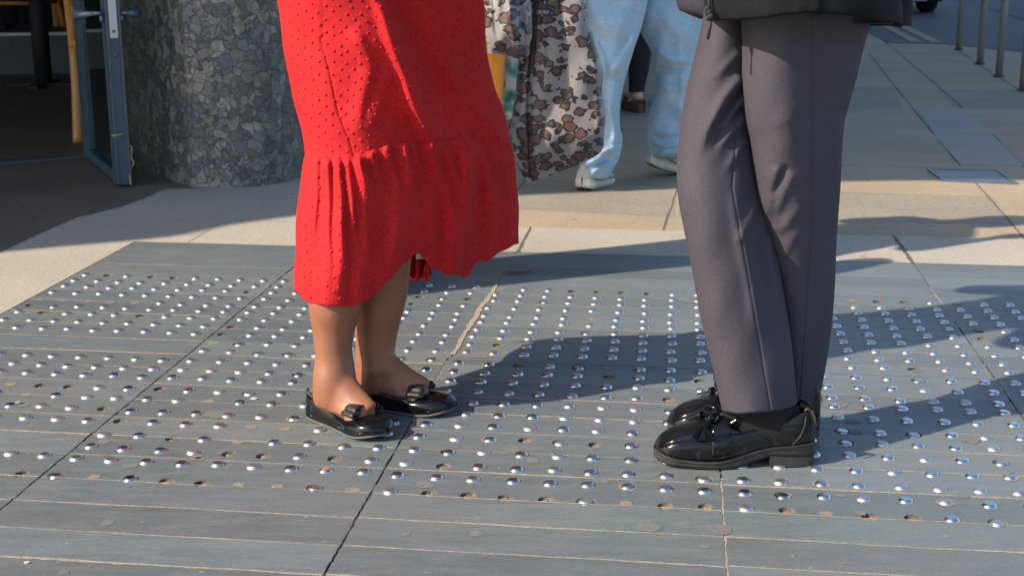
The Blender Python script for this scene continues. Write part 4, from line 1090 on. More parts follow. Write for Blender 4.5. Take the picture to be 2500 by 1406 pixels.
ring, near = cloth(RD, 300, 230, ridges+ruff, dress_remap, (2.1, 1.22), gather, edge=lambda V, X: np.sin(V/23)*1.2)
bm = cloth_bm(ring)
# woven tufts all over the fabric
def surf(arr, i, j):
    i = min(max(i, 1), arr.shape[0]-2); j = min(max(j, 1), arr.shape[1]-2)
    p = arr[i, j]; du = arr[i, j+1]-arr[i, j-1]; dv = arr[i+1, j]-arr[i-1, j]; n_ = np.cross(du, dv); n_ /= (np.linalg.norm(n_)+1e-9)
    if n_[1] > 0: n_ = -n_
    return Vector(p), Vector(n_)
def tuft(bm, p, n_, r):
    a = n_.orthogonal().normalized(); b = n_.cross(a); rr = []
    for (k, h) in ((1.0, -.0004), (.9, .0018), (.4, .0030)):
        rr.append([bm.verts.new(p+(a*math.cos(2*math.pi*i/7)+b*math.sin(2*math.pi*i/7))*r*k+n_*h) for i in range(7)])
    for q in range(2):
        for i in range(7): bm.faces.new((rr[q][i], rr[q][(i+1) % 7], rr[q+1][(i+1) % 7], rr[q+1][i]))
    bm.faces.new(rr[2])
px_all = np.vectorize(lambda x, y, z: 1250+F*x/(y*CT-(z-CAMH)*ST))(near[..., 0], near[..., 1], near[..., 2])
py_all = 703-F*(near[..., 1]*ST+(near[..., 2]-CAMH)*CT)/(near[..., 1]*CT-(near[..., 2]-CAMH)*ST)
row = 0
vv = -120.0
while vv < 745:
    row += 1; xx = 660+(row % 2)*17
    while xx < 1270:
        tx, ty = xx+rng.normal(0, 2.2), vv+rng.normal(0, 2.2)+.22*(xx-900)*.3
        d = (px_all-tx)**2+(py_all-ty)**2; i, j = np.unravel_index(np.argmin(d), d.shape)
        if d[i, j] < 30 and 2 < j < near.shape[1]-3:
            p, n_ = surf(near, i, j); tuft(bm, p, n_, rng.uniform(.0028, .0041))
        xx += 34
    vv += 15.5
dress = obj('dress', bm, 'dress', wt); solidify(dress, .0012, -1)
# back layer of the hem and the small care label
bm = bmesh.new()
A3 = []
for i, v in enumerate(np.linspace(600, 686, 14)):
    A3.append([tuple(P(lerp(996, 1052, t)+2*math.sin(v/9+t*9), min(v, 686-12*abs(t-.4)-6*math.sin(t*14)), 2.80+.012*math.sin(t*17+v/40))) for t in np.linspace(0, 1, 26)])
gridmesh(bm, A3); solidify(obj('hem_fold', bm, 'dress', dress), .0012)
bm = bmesh.new(); A3 = [[tuple(P(lerp(1016, 1036, t), v, 2.742-.004*math.sin(t*3))) for t in np.linspace(0, 1, 6)] for v in (600, 612, 632)]
gridmesh(bm, A3); solidify(obj('care_label', bm, 'white', dress), .0008)

# ballet flats
def flat_shoe(A, d, L, parent, heelback=.075, rot=0):
    d = Vector((d[0], d[1], 0)).normalized(); n_ = Vector((-d.y, d.x, 0)); o0 = Vector((A.x, A.y, 0))-d*heelback
    def loc(x, y, z): return o0+d*x+n_*y+Vector((0, 0, z))
    ws = smoothpts([(0, .012), (.006, .022), (.025, .0315), (.06, .034), (.10, .034), (.14, .038), (.175, .0425), (.205, .040), (.228, .029), (.241, .012), (.244, .003)], 5)
    kx = L/.244
    xs = np.array([w_[0] for w_ in ws]); wv = np.array([w_[1] for w_ in ws])
    hs = np.interp(xs, [0, .01, .03, .08, .12, .15, .17, .2, .225, .244], [.052, .053, .050, .040, .034, .034, .036, .034, .027, .013])       # side line
    spring = np.interp(xs, [0, .17, .2, .244], [0, 0, .003, .013])
    VX = .150
    up = bmesh.new(); A3 = []
    for x, w_, h, sp_ in zip(xs, wv, hs, spring):
        row = []
        for t in np.linspace(-1, 1, 33):
            a = abs(t)
            if x < VX:                           # open collar: wall, rim, inner wall
                if a > .45: q = (1-a)/.55; y = w_*(1+.07*math.sin(q*math.pi*.9))*(1-.20*q); z = .005+(h-.005)*q
                else: q = (.45-a)/.45; y = w_*(.80-.10*q) if q < .5 else w_*.75*(1-q)*2; z = h-(h-.012)*min(1, q*2)
            else:
                q = (1-a); k = min(1, (x-VX)/.014); y = w_*math.cos(q*math.pi/2)**.75*(1+.06*math.sin(q*math.pi)); z = .005+(h-.005)*math.sin(q*math.pi/2)**.62*(1.0+.10*q*k)
            row.append(tuple(loc(x*kx, math.copysign(y, t), z+sp_*(1-.0*q))))
        A3.append(row)
    gridmesh(up, A3); u = obj('shoe', up, 'patent', parent); solidify(u, .0012, 0)
    so_ = bmesh.new(); A3 = []
    for x, w_, sp_ in zip(xs, wv, spring):
        A3.append([tuple(loc(x*kx, w_*1.03*c, z+sp_)) for c, z in ((-1, .0058), (-1.02, .003), (-.95, .0006), (0, .0004), (.95, .0006), (1.02, .003), (1, .0058), (0, .006))])
    V_ = gridmesh(so_, A3, True); so_.faces.new(V_[0]); so_.faces.new(V_[-1][::-1]); obj('sole', so_, 'solegrey', u)
    rim = bmesh.new(); pts = []
    sel = [(x, w_, h) for x, w_, h in zip(xs, wv, hs) if x < VX]
    one = [loc(x*kx, w_*.80, h+.001) for x, w_, h in sel]; two = [loc(x*kx, -w_*.80, h+.001) for x, w_, h in sel]
    front = [loc((VX+.012*math.cos(a))*kx, .030*math.sin(a), .037+.004*math.cos(a)) for a in np.linspace(math.pi/2.2, -math.pi/2.2, 12)]
    tube(rim, one+front+two[::-1], .0028, 8); obj('piping', rim, 'piping', u)
    # bow with two loops, knot and gold wire
    bw = bmesh.new(); c0 = loc(.166*kx, 0, .042)
    for sg in (-1, 1):
        for ly, (w0, dz, sw) in enumerate(((.035, .005, .0), (.027, .010, .3))):
            A3 = []
            for t in np.linspace(0, 1, 16):
                y = sg*(.003+w0*math.sin(t*math.pi)); zz = dz*(t*1.0)+.0045*math.sin(2*math.pi*t)*(-1)+.003
                A3.append([tuple(c0+n_*y+d*(x_*(1+.5*abs(y)/.03))*1.0+Vector((0, 0, zz-abs(y)*.12+ly*.003))) for x_ in np.linspace(-.0105, .0105, 5)])
            gridmesh(bw, A3)
    b1 = obj('bow', bw, 'ribbon', u); solidify(b1, .0012, 0)
    kn = bmesh.new(); A3 = [[tuple(c0+n_*(.0065*math.cos(a))+d*x_+Vector((0, 0, .007+.0075*math.sin(a)))) for a in [2*math.pi*i/14 for i in range(14)]] for x_ in np.linspace(-.011, .011, 5)]
    V_ = gridmesh(kn, A3, True); kn.faces.new(V_[0]); kn.faces.new(V_[-1][::-1]); obj('knot', kn, 'ribbon', u)
    gw = bmesh.new()
    pts = [tuple(c0+n_*(.031*math.sin(a)*1.0)+d*(.012*math.cos(a)-.002)+Vector((0, 0, .004+.004*math.sin(2*a)-.006*abs(math.sin(a))))) for a in np.linspace(0, 2*math.pi, 40)]
    tube(gw, [(q[0], q[1], q[2]+.006) for q in pts], .0011, 6, cap=False); obj('gold_wire', gw, 'gold', u)
    return u
flat_shoe(nearA, dn_, .226, wt, .066); flat_shoe(farA, df_, .235, wt, .066)

# ------------------------------------------------ person in grey trousers and loafers
pt = empty('person', (.50, 2.36, 0), 'person in grey wool trousers, dark fleece jacket and black tasselled loafers', 'person')
bm = bmesh.new()
tube(bm, [P(1855, 985, 2.31), P(1810, 700, 2.36), P(1760, 380, 2.41), P(1800, 100, 2.45), P(1850, -150, 2.46)], [.036, .040, .042, .045, .06], 20)
tube(bm, [P(1948, 985, 2.44), P(1958, 700, 2.43), P(1950, 380, 2.39), P(1960, -150, 2.38)], [.030, .038, .042, .07], 20)
fP = Vector((-1, -.05, 0))
foot_surface(bm, Vector((.475, 2.305, 0)), fP, .215, .78, .026); foot_surface(bm, Vector((.50, 2.43, 0)), fP, .205, .76, .026)
tube(bm, [P(1870, 960, 2.31), Vector((.465, 2.305, .07))], [.036, .034], 18); tube(bm, [P(1950, 960, 2.43), Vector((.50, 2.43, .07))], [.034, .032], 18)
hipP = Vector((.475, 2.40, .90))
hcP, sP, ffP, kP = upper_body(bm, hipP, fP, 1.62, wid=.85, arms=((hipP+Vector((-.02, .28, .24)), hipP+Vector((-.24, .16, .30))), (hipP+Vector((-.02, -.28, .24)), hipP+Vector((-.24, -.16, .34)))))
body = obj('body', bm, 'skin2', pt); finish_body(body, .009, 3)
hair_cap(hcP, sP, ffP, pt)
L1 = [(-200, 1735, 1870, 2.44, 2.44, .08, .08, .5), (0, 1722, 1860, 2.44, 2.44, .08, .08, .5), (60, 1716, 1855, 2.44, 2.43, .08, .08, .5), (200, 1683, 1848, 2.42, 2.41, .075, .08, .5), (300, 1665, 1842, 2.40, 2.40, .075, .08, .5), (400, 1655, 1845, 2.38, 2.38, .07, .08, .5),
      (480, 1658, 1858, 2.36, 2.37, .07, .075, .5), (560, 1672, 1882, 2.35, 2.36, .07, .07, .5), (650, 1690, 1900, 2.34, 2.35, .068, .07, .5), (740, 1706, 1915, 2.33, 2.34, .065, .07, .5), (830, 1725, 1929, 2.32, 2.33, .062, .065, .5),
      (900, 1743, 1936, 2.31, 2.32, .06, .06, .5), (1003, 1765, 1945, 2.30, 2.31, .06, .06, .5)]
L2 = [(-200, 1800, 2135, 2.36, 2.36, .10, .12, .42), (0, 1806, 2130, 2.36, 2.37, .10, .12, .42), (60, 1812, 2123, 2.36, 2.37, .10, .12, .42), (120, 1814, 2106, 2.36, 2.37, .10, .11, .42), (200, 1814, 2087, 2.36, 2.37, .095, .11, .43), (290, 1822, 2062, 2.36, 2.37, .09, .10, .45), (350, 1834, 2055, 2.36, 2.37, .085, .10, .48),
      (450, 1846, 2050, 2.37, 2.38, .08, .09, .5), (520, 1852, 2045, 2.385, 2.39, .078, .09, .5), (600, 1866, 2040, 2.40, 2.40, .075, .08, .5), (700, 1882, 2036, 2.42, 2.42, .07, .075, .5), (800, 1888, 2028, 2.43, 2.43, .066, .07, .5),
      (900, 1900, 2013, 2.435, 2.435, .06, .06, .5), (1000, 1905, 1993, 2.44, 2.44, .055, .055, .5)]
rg1 = [([(1812, 190), (1770, 240), (1725, 320), (1700, 400)], .013, 16, 10, (.02, .5)), ([(1818, 235), (1790, 275), (1750, 340)], .011, 9, 8, (.02, .5)), ([(1822, 215), (1800, 240), (1740, 330)], -.010, 9, 9, (.02, .5)),
       ([(1822, 290), (1790, 320), (1745, 370)], .008, 11, 8, (.02, .6)), ([(1825, 340), (1795, 380), (1760, 440)], .006, 12, 9, (.02, .6)), ([(1815, 262), (1775, 300), (1725, 390)], -.009, 10, 10, (.02, .6)),
       ([(1806, 130), (1765, 170), (1730, 200)], .006, 12, 12, (.02, .6)), ([(1786, 455), (1800, 560), (1830, 700), (1850, 830)], .006, 14, 20), ([(1850, 560), (1885, 700), (1915, 860)], -.008, 16, 16), ([(1700, 420), (1725, 620), (1760, 860)], .004, 40, 40),
       ([(1845, 500), (1820, 560), (1800, 600)], .006, 12, 12)]
rg2 = [([(1920, 60), (1918, 300), (1910, 440)], .006, 36, 30), ([(1900, 400), (1890, 440), (1878, 500), (1872, 540)], .010, 12, 10), ([(1940, 420), (1915, 470), (1890, 530)], .008, 12, 9), ([(1925, 400), (1900, 450), (1880, 485)], -.010, 9, 9),
       ([(1960, 500), (1935, 530), (1900, 560)], .006, 12, 9), ([(1870, 555), (1905, 560), (1940, 545)], .005, 8, 8), ([(1950, 560), (1925, 600), (1905, 640)], .005, 12, 10), ([(1960, 250), (1925, 290), (1870, 310)], .003, 18, 14), ([(2010, 80), (2012, 300), (2005, 600)], .004, 25, 25)]
rg2 = [(q[0], q[1]*.62, q[2]*1.2, q[3]*1.15, *q[4:]) for q in rg2]
def seam1(x, V): 
    s = np.interp(V, [180, 300, 460, 700, 1010], [1819, 1800, 1786, 1830, 1882]); return -np.exp(-((x-s)/2.2)**2)*.0022+.0012/(1+np.exp(-(x-s)/3))+np.sin(x/19+V/33)*.0008+np.sin(V/47+x/80)*.0012
def seam2(x, V):
    s = np.interp(V, [60, 384, 597, 1000], [1982, 1983, 1978, 1948]); return -np.exp(-((x-s)/2.6)**2)*.0028-.0015/(1+np.exp(-(x-s)/3))+np.sin(x/17+V/41)*.0008+np.sin(V/39+x/90)*.0012
def hem1(x, V, back): return np.where(V > 900, V+(V-900)/103*np.interp(x, [1765, 1800, 1870, 1945], [0, 6, 2, -11]), V)
bm = bmesh.new()
ring, _ = cloth([(*q[:7], .42) for q in L1], 240, 120, rg1, hem1, (2.0, 1.6), seam1); cloth_bm(ring, bm=bm)
ring, _ = cloth([(*q[:7], q[7]-.05) for q in L2], 240, 120, rg2, None, (2.0, 1.5), seam2); cloth_bm(ring, bm=bm)
solidify(obj('trousers', bm, 'trouser', pt), .0018)
# jacket
JK = [(-900, 1720, 2020, 2.40, 2.40, .11, .11, .5), (-700, 1690, 2090, 2.40, 2.40, .15, .15, .5), (-420, 1715, 2110, 2.40, 2.40, .15, .15, .5), (-200, 1722, 2150, 2.40, 2.40, .16, .15, .5), (0, 1724, 2196, 2.40, 2.40, .215, .15, .42), (45, 1733, 2196, 2.40, 2.40, .22, .15, .42)]
def jhem(x, V, back): return np.where(V > -60, V+(V+60)/105*(np.interp(x, [1724, 1745, 1800, 1850, 1900, 1975, 2010, 2100, 2150, 2196], [-8, 3, 2, 0, -6, -15, -12, -4, 6, 12])+(10 if back else 0)), V)
ring, jn_near = cloth(JK, 130, 130, [([(1745, -150), (1738, 0), (1740, 45)], .006, 8, 8, (.05, .02)), ([(1990, -60), (1992, 20), (1994, 45)], .005, 14, 14, (.05, .02)), ([(1850, -50), (1900, 10), (1960, 36)], -.004, 22, 22), ([(2125, -80), (2128, 30)], .004, 14, 14, (.05, .02))],
                      jhem, 2.2, lambda x, V: np.sin(x/33+V/60)*.002+np.sin(x/14-V/25)*.0008+(V > 33)*.0012)
bm = cloth_bm(ring)
for q in (-1, 1):
    a0 = hipP+Vector((0, 0, .52*kP))+sP*q*.17; el = hipP+Vector((-.02, -.28*-q if False else (.28 if q < 0 else -.28), .24)); wr = hipP+Vector((-.24, (.16 if q < 0 else -.16), .32))
    pts = smoothpts([tuple(a0), tuple(a0.lerp(el, .5)), tuple(el), tuple(el.lerp(wr, .85))], 5)
    tube(bm, [tuple(p) for p in pts], [lerp(.075, .05, i/(len(pts)-1)) for i in range(len(pts))], 20, cap=False)
jk = obj('jacket', bm, 'jacket', pt); solidify(jk, .004)
JI = [(-120, 1990, 2222, 2.47, 2.47, .10, .06, .5), (0, 1985, 2224, 2.47, 2.47, .10, .06, .5), (40, 1985, 2223, 2.47, 2.47, .10, .06, .5), (64, 1990, 2221, 2.47, 2.47, .10, .06, .5)]
ring, _ = cloth(JI, 40, 60, [], None, 2.2, lambda x, V: np.sin(x/20)*.002); bm = cloth_bm(ring)
solidify(obj('jacket_back', bm, 'jacket', pt), .003)
ring, _ = cloth([(-40, 1880, 2184, 2.42, 2.42, .10, .10, .5), (40, 1885, 2186, 2.42, 2.42, .10, .10, .5), (60, 1985, 2184, 2.42, 2.42, .10, .10, .5)], 30, 60, [], None, 2.2, None)
solidify(obj('jacket_lining', cloth_bm(ring), 'lining', jk), .002)
bm = bmesh.new()                                 # open front edge of the jacket hanging forward
A3 = []
for v in np.linspace(-120, 42, 18):
    xl = np.interp(v, [-120, 0, 22, 42], [1640, 1655, 1661, 1708]); A3.append([tuple(P(lerp(xl, 1742, t), min(v, 22+20*min(1, max(0, (lerp(xl, 1742, t)-1661)/50))), 2.50-.05*t-.02*math.sin(t*3))) for t in np.linspace(0, 1, 14)])
gridmesh(bm, A3); solidify(obj('jacket_front', bm, 'lining', pt), .004)
zp = bmesh.new()
Dz = 2.27
tube(zp, [P(1731, -60, Dz+.03), P(1731, 10, Dz+.012), P(1733, 42, Dz)], .0022, 8)
obj('zip', zp, 'blackmetal', jk)
zp = bmesh.new()
for (x, y, r) in ((1728, 22, .005), (1732, 30, .006), (1736, 40, .0065), (1741, 46, .004), (1729, 46, .004)): ellips(zp, P(x, y, Dz-.004), (r, r*.7, r*1.1))
tube(zp, [P(1736, 48, Dz-.003), P(1735, 62, Dz-.003), P(1731, 76, Dz-.003), P(1728, 92, Dz-.003), P(1729, 97, Dz-.003)], [.0012, .0022, .0032, .0030, .0018], 10)
obj('zip_pull', zp, 'blackmetal', jk)
# loafers: side view traced at real size, rounded in plan
LO = dict(bot=[(1597, 1118), (1602, 1130), (1612, 1138), (1640, 1147), (1700, 1152), (1760, 1153), (1800, 1144), (1840, 1131), (1870, 1121)],
          heel=[(1871, 1137), (1940, 1139), (1972, 1135), (1985, 1122), (1987, 1080)],
          welt=[(1599, 1108), (1606, 1112), (1616, 1120), (1650, 1132), (1700, 1137), (1750, 1136), (1790, 1126), (1840, 1110), (1880, 1101), (1960, 1093), (1987, 1078)])
DC = 2.30; OX = P(1597, 1130, DC).x; XL = P(1987, 1130, DC-.0).x-OX
def loafer(dx, dy, parent, cz=0):
    """x runs from toe (0) to heel (L)"""
    L = .288; gx = lambda px: (px-1597)/390*L
    Dn_ = DC-.045                                # the silhouette belongs to the near side
    def hw(px): x_ = (px-1597)/390*L; return float(np.interp(x_, [0, .003, .012, .035, .085, .125, .17, .21, .25, .275, .285, .288], [.008, .020, .033, .045, .051, .047, .040, .037, .0365, .030, .018, .006]))
    def zz(px, py, k=1.0): return P(px, py, DC-hw(px)*k).z
    base = zz(1750, 1153)
    wpl = smoothpts([(0, .010), (.003, .022), (.012, .035), (.035, .047), (.085, .051), (.125, .047), (.17, .040), (.21, .037), (.25, .0365), (.275, .030), (.285, .018), (.288, .006)], 6)
    xs = np.array([q[0] for q in wpl]); wv = np.array([q[1] for q in wpl])
    asym = np.interp(xs, [0, .05, .12, .2, .288], [.006, .004, -.002, 0, 0])
    def curve_z(c, k=1.0): return np.interp(xs, [gx(a) for a, b in c], [zz(a, b, k)-base for a, b in c])
    zb = np.clip(curve_z([(1597, 1122)]+LO['bot'][1:]+[(1871, 1120), (1990, 1110)]), 0, 1); zt = curve_z(LO['welt'])
    X0 = OX+dx; Y0 = DC+dy
    def loc(x, y, z): return Vector((X0+x, Y0+y, z+.002+cz))
    # upper: side line (collar) and centre line
    topc = [(1600, 1100), (1606, 1092), (1615, 1082), (1627, 1074), (1640, 1067), (1660, 1058), (1690, 1049), (1730, 1040), (1762, 1030), (1776, 1026)]
    side = [(1597, 1108), (1612, 1096), (1640, 1087), (1690, 1080), (1740, 1072), (1798, 1063), (1860, 1052), (1900, 1040), (1940, 1020), (1958, 1006), (1972, 1010), (1987, 1030)]
    zside = curve_z(side, .85); ztop = curve_z(topc+[(1990, 1026)], .25)
    VX = gx(1778)
    up = bmesh.new(); A3 = []
    for x, w_, zs, zc, z0, ay in zip(xs, wv, zside, ztop, zt, asym):
        row = []; w_ = max(.003, w_-.0045)
        k = 1 if x < VX-.006 else 0
        for t in np.linspace(-1, 1, 41):
            a = abs(t); q = 1-a
            if k:
                # rounded side wall, then the raised apron on top
                if q < .5: r_ = q/.5; y = w_*(1+.05*math.sin(r_*math.pi))*(1-.20*r_**2); z = z0+(min(zs, zc)*.93+zc*.02-z0)*math.sin(r_*math.pi/2)**.9
                else: r_ = (q-.5)/.5; y = w_*.80*math.cos(r_*math.pi/2)**.9; e = z0+(min(zs, zc)*.93+zc*.02-z0); z = e+(zc-e)*math.sin(r_*math.pi/2)**.75+.0012*math.exp(-((r_-.06)/.06)**2)
            else:
                zs2 = zs if x < .285 else zs
                if q < .55: r_ = q/.55; y = w_*(1+.06*math.sin(r_*math.pi))*(1-.10*r_); z = z0+(zs2-z0)*r_
                else: r_ = (q-.55)/.45; y = w_*(.90-.9*r_) if r_ > .4 else w_*(.90-.05*r_); z = zs2-(zs2-z0-.004)*min(1, r_*2.2)
            row.append(tuple(loc(x, math.copysign(y, t)+ay, z)))
        A3.append(row)
    gridmesh(up, A3); u = obj('loafer', up, 'patent_worn', parent); solidify(u, .0016, 0)
    # sole with stitched welt, and the stacked heel
    so_ = bmesh.new(); A3 = []
    for x, w_, b, t_, ay in zip(xs, wv, zb, zt, asym):
        t_ = t_+.0005; A3.append([tuple(loc(x, w_*c+ay, z)) for c, z in ((-1.02, t_), (-1.03, t_-.0022), (-.985, t_-.003), (-1.0, lerp(t_, b, .6)), (-.95, b), (0, b), (.95, b), (1.0, lerp(t_, b, .6)), (.985, t_-.003), (1.03, t_-.0022), (1.02, t_), (0, t_+.001))])
    V_ = gridmesh(so_, A3, True); so_.faces.new(V_[0]); so_.faces.new(V_[-1][::-1])
    for i in range(0, 150):                      # stitches along the near and far welt
        x = lerp(.006, .284, i/149); w_ = np.interp(x, xs, wv); z = np.interp(x, xs, zt); ay = np.interp(x, xs, asym)
        for sg in (-1, 1): box(so_, loc(x, sg*(w_*1.0)+ay, z+.0012), (.0011, .0028, .0012))
    s1 = obj('sole', so_, 'rubber', u)
    he = bmesh.new(); sel = [(x, w_, b, ay) for x, w_, b, ay in zip(xs, wv, zb, asym) if x > gx(1871)]
    A3 = [[tuple(loc(x, w_*c*.985+ay, z)) for c, z in ((-1, b-.0005), (-.985, .006), (-.97, .0002), (0, 0), (.97, .0002), (.985, .006), (1, b-.0005))] for x, w_, b, ay in sel]
    V_ = gridmesh(he, A3, True); he.faces.new(V_[0]); he.faces.new(V_[-1][::-1]); obj('heel', he, 'rubber', u, False)
    wl = bmesh.new()
    for i in range(0, 0):                      # stitches along the near and far welt
        x = lerp(.006, .284, i/149); w_ = np.interp(x, xs, wv); z = np.interp(x, xs, zt); ay = np.interp(x, xs, asym)
        for sg in (-1, 1): box(wl, loc(x, sg*(w_*1.0)+ay, z+.0012), (.0011, .0028, .0012))
    wl.free()
    # saddle strap over the vamp
    stp = bmesh.new(); A3 = []
    xa, xb = gx(1728), gx(1772)
    for x in np.linspace(xa, xb, 8):
        w_ = np.interp(x, xs, wv)-.0045; zs = np.interp(x, xs, zside); zc = np.interp(x, xs, ztop); z0 = np.interp(x, xs, zt); ay = np.interp(x, xs, asym)
        row = []
        for t in np.linspace(-.93, .93, 31):
            a = abs(t); q = 1-a; e = z0+(min(zs, zc)*.93+zc*.02-z0)
            if q < .5: r_ = q/.5; y = w_*(1+.05*math.sin(r_*math.pi))*(1-.20*r_**2); z = z0+(e-z0)*math.sin(r_*math.pi/2)**.9
            else: r_ = (q-.5)/.5; y = w_*.80*math.cos(r_*math.pi/2)**.9; z = e+(zc-e)*math.sin(r_*math.pi/2)**.75
            n2_ = Vector((0, math.copysign(y, t), z-.02)).normalized()*.0022
            row.append(tuple(loc(x, math.copysign(y, t)+ay, z)+n2_))
        A3.append(row)
    gridmesh(stp, A3); solidify(obj('strap', stp, 'patent', u), .0016)
    # moccasin seam ridge
    ap = bmesh.new(); pts = []
    for x in list(np.linspace(gx(1724), .016, 18)):
        w_ = np.interp(x, xs, wv)-.0045; zs = np.interp(x, xs, zside); zc = np.interp(x, xs, ztop); z0 = np.interp(x, xs, zt); e = z0+(min(zs, zc)*.93+zc*.02-z0)
        pts.append((x, w_*.80, e, np.interp(x, xs, asym)))
    L_ = [loc(x, -y+ay, z+.001) for x, y, z, ay in pts]; R_ = [loc(x, y+ay, z+.001) for x, y, z, ay in pts[::-1]]
    tube(ap, L_+[loc(.0135, 0, pts[-1][2]+.003)]+R_, .0016, 8); obj('apron_seam', ap, 'patent', u)
    # tongue, bow knot and two fringed tassels
    zc = np.interp(gx(1755), xs, ztop)
    tg = bmesh.new(); A3 = [[tuple(loc(gx(lerp(1765, 1795, s)), y*(1+.2*s), zc+.010*s*1.6-(y/.028)**2*.010)) for y in np.linspace(-.026, .026, 12)] for s in np.linspace(0, 1, 5)]
    gridmesh(tg, A3); solidify(obj('tongue', tg, 'patent', u), .002)
    c0 = loc(gx(1735), 0, np.interp(gx(1735), xs, ztop)+.006)
    kb = bmesh.new(); tube(kb, [c0+Vector((-.003, -.014, .001)), c0+Vector((0, 0, .003)), c0+Vector((-.003, .014, .001))], [.006, .0085, .006], 12)
    for sg in (-1, 1):
        lp = [c0+Vector((.0+.010*math.cos(a), sg*(.010+.010*(1-math.cos(a))), .006+.008*math.sin(a))) for a in np.linspace(-1, 5, 14)]
        tube(kb, lp, .0026, 8)
    obj('bow', kb, 'patent', u)
    for sg in (-1, 1):
        ts = bmesh.new(); tp = c0+Vector((-.006, sg*.012, .000)); hd = c0+Vector((-.014, sg*.026, -.004))
        tube(ts, [tp, hd], .002, 8); tube(ts, [hd, hd+Vector((-.004, sg*.004, -.003))], [.007, .008], 10)
        for k in range(9):
            a = lerp(-.9, .9, k/8); e0 = hd+Vector((-.004, sg*.004, -.002)); d_ = Vector((-.30+.9*math.sin(a), sg*.75, -.55-.1*math.cos(k*2))).normalized()
            m_ = Matrix((d_, d_.cross(Vector((0, 0, 1))).normalized(), d_.cross(d_.cross(Vector((0, 0, 1)))).normalized())).transposed()
            box(ts, e0+d_*.016, (.032, .0046, .0014), m=m_)
        obj('tassel', ts, 'patent', u, False)
    pb_ = bmesh.new(); hb_ = loc(gx(1960), 0, np.interp(gx(1958), xs, zside))
    A3 = [[tuple(loc(gx(a_), y, zz(a_, b_)-base)) for y in (-.0345, -.0325, -.0305)] for a_, b_ in ((1950, 1010), (1957, 1004), (1965, 1010), (1974, 1028), (1981, 1043))]
    gridmesh(pb_, A3); solidify(obj('pull_tab', pb_, 'yellow', u), .0012)
    bs = bmesh.new(); tube(bs, [loc(gx(a_), -(np.interp(gx(a_), xs, wv)-.003), zz(a_, b_)-base) for a_, b_ in ((1955, 1025), (1952, 1050), (1942, 1075), (1925, 1094))], .0012, 6)
    obj('back_seam', bs, 'rubber', u)
    return u
loafer(0, 0, pt, .0); loafer(.040, .137, pt, .0)
# socks
bm = bmesh.new()
def sock(dx, dy):
    A3 = []
    for (l, r, v, dd_) in ((1762, 1950, 985, .0), (1764, 1952, 1005, 0), (1768, 1958, 1020, 0), (1785, 1966, 1045, .0), (1800, 1972, 1070, 0)):
        c = P((l+r)/2, v, DC); hw = (P(r, v, DC).x-P(l, v, DC).x)/2
        A3.append([tuple(c+Vector((dx+hw*math.cos(t), dy+.034*math.sin(t), 0))) for t in [2*math.pi*i/28 for i in range(28)]])
    return A3
gridmesh(bm, sock(0, 0), True); obj('sock', bm, 'sock', pt)
bm = bmesh.new(); gridmesh(bm, sock(.045, .137), True); obj('sock', bm, 'sock', pt)

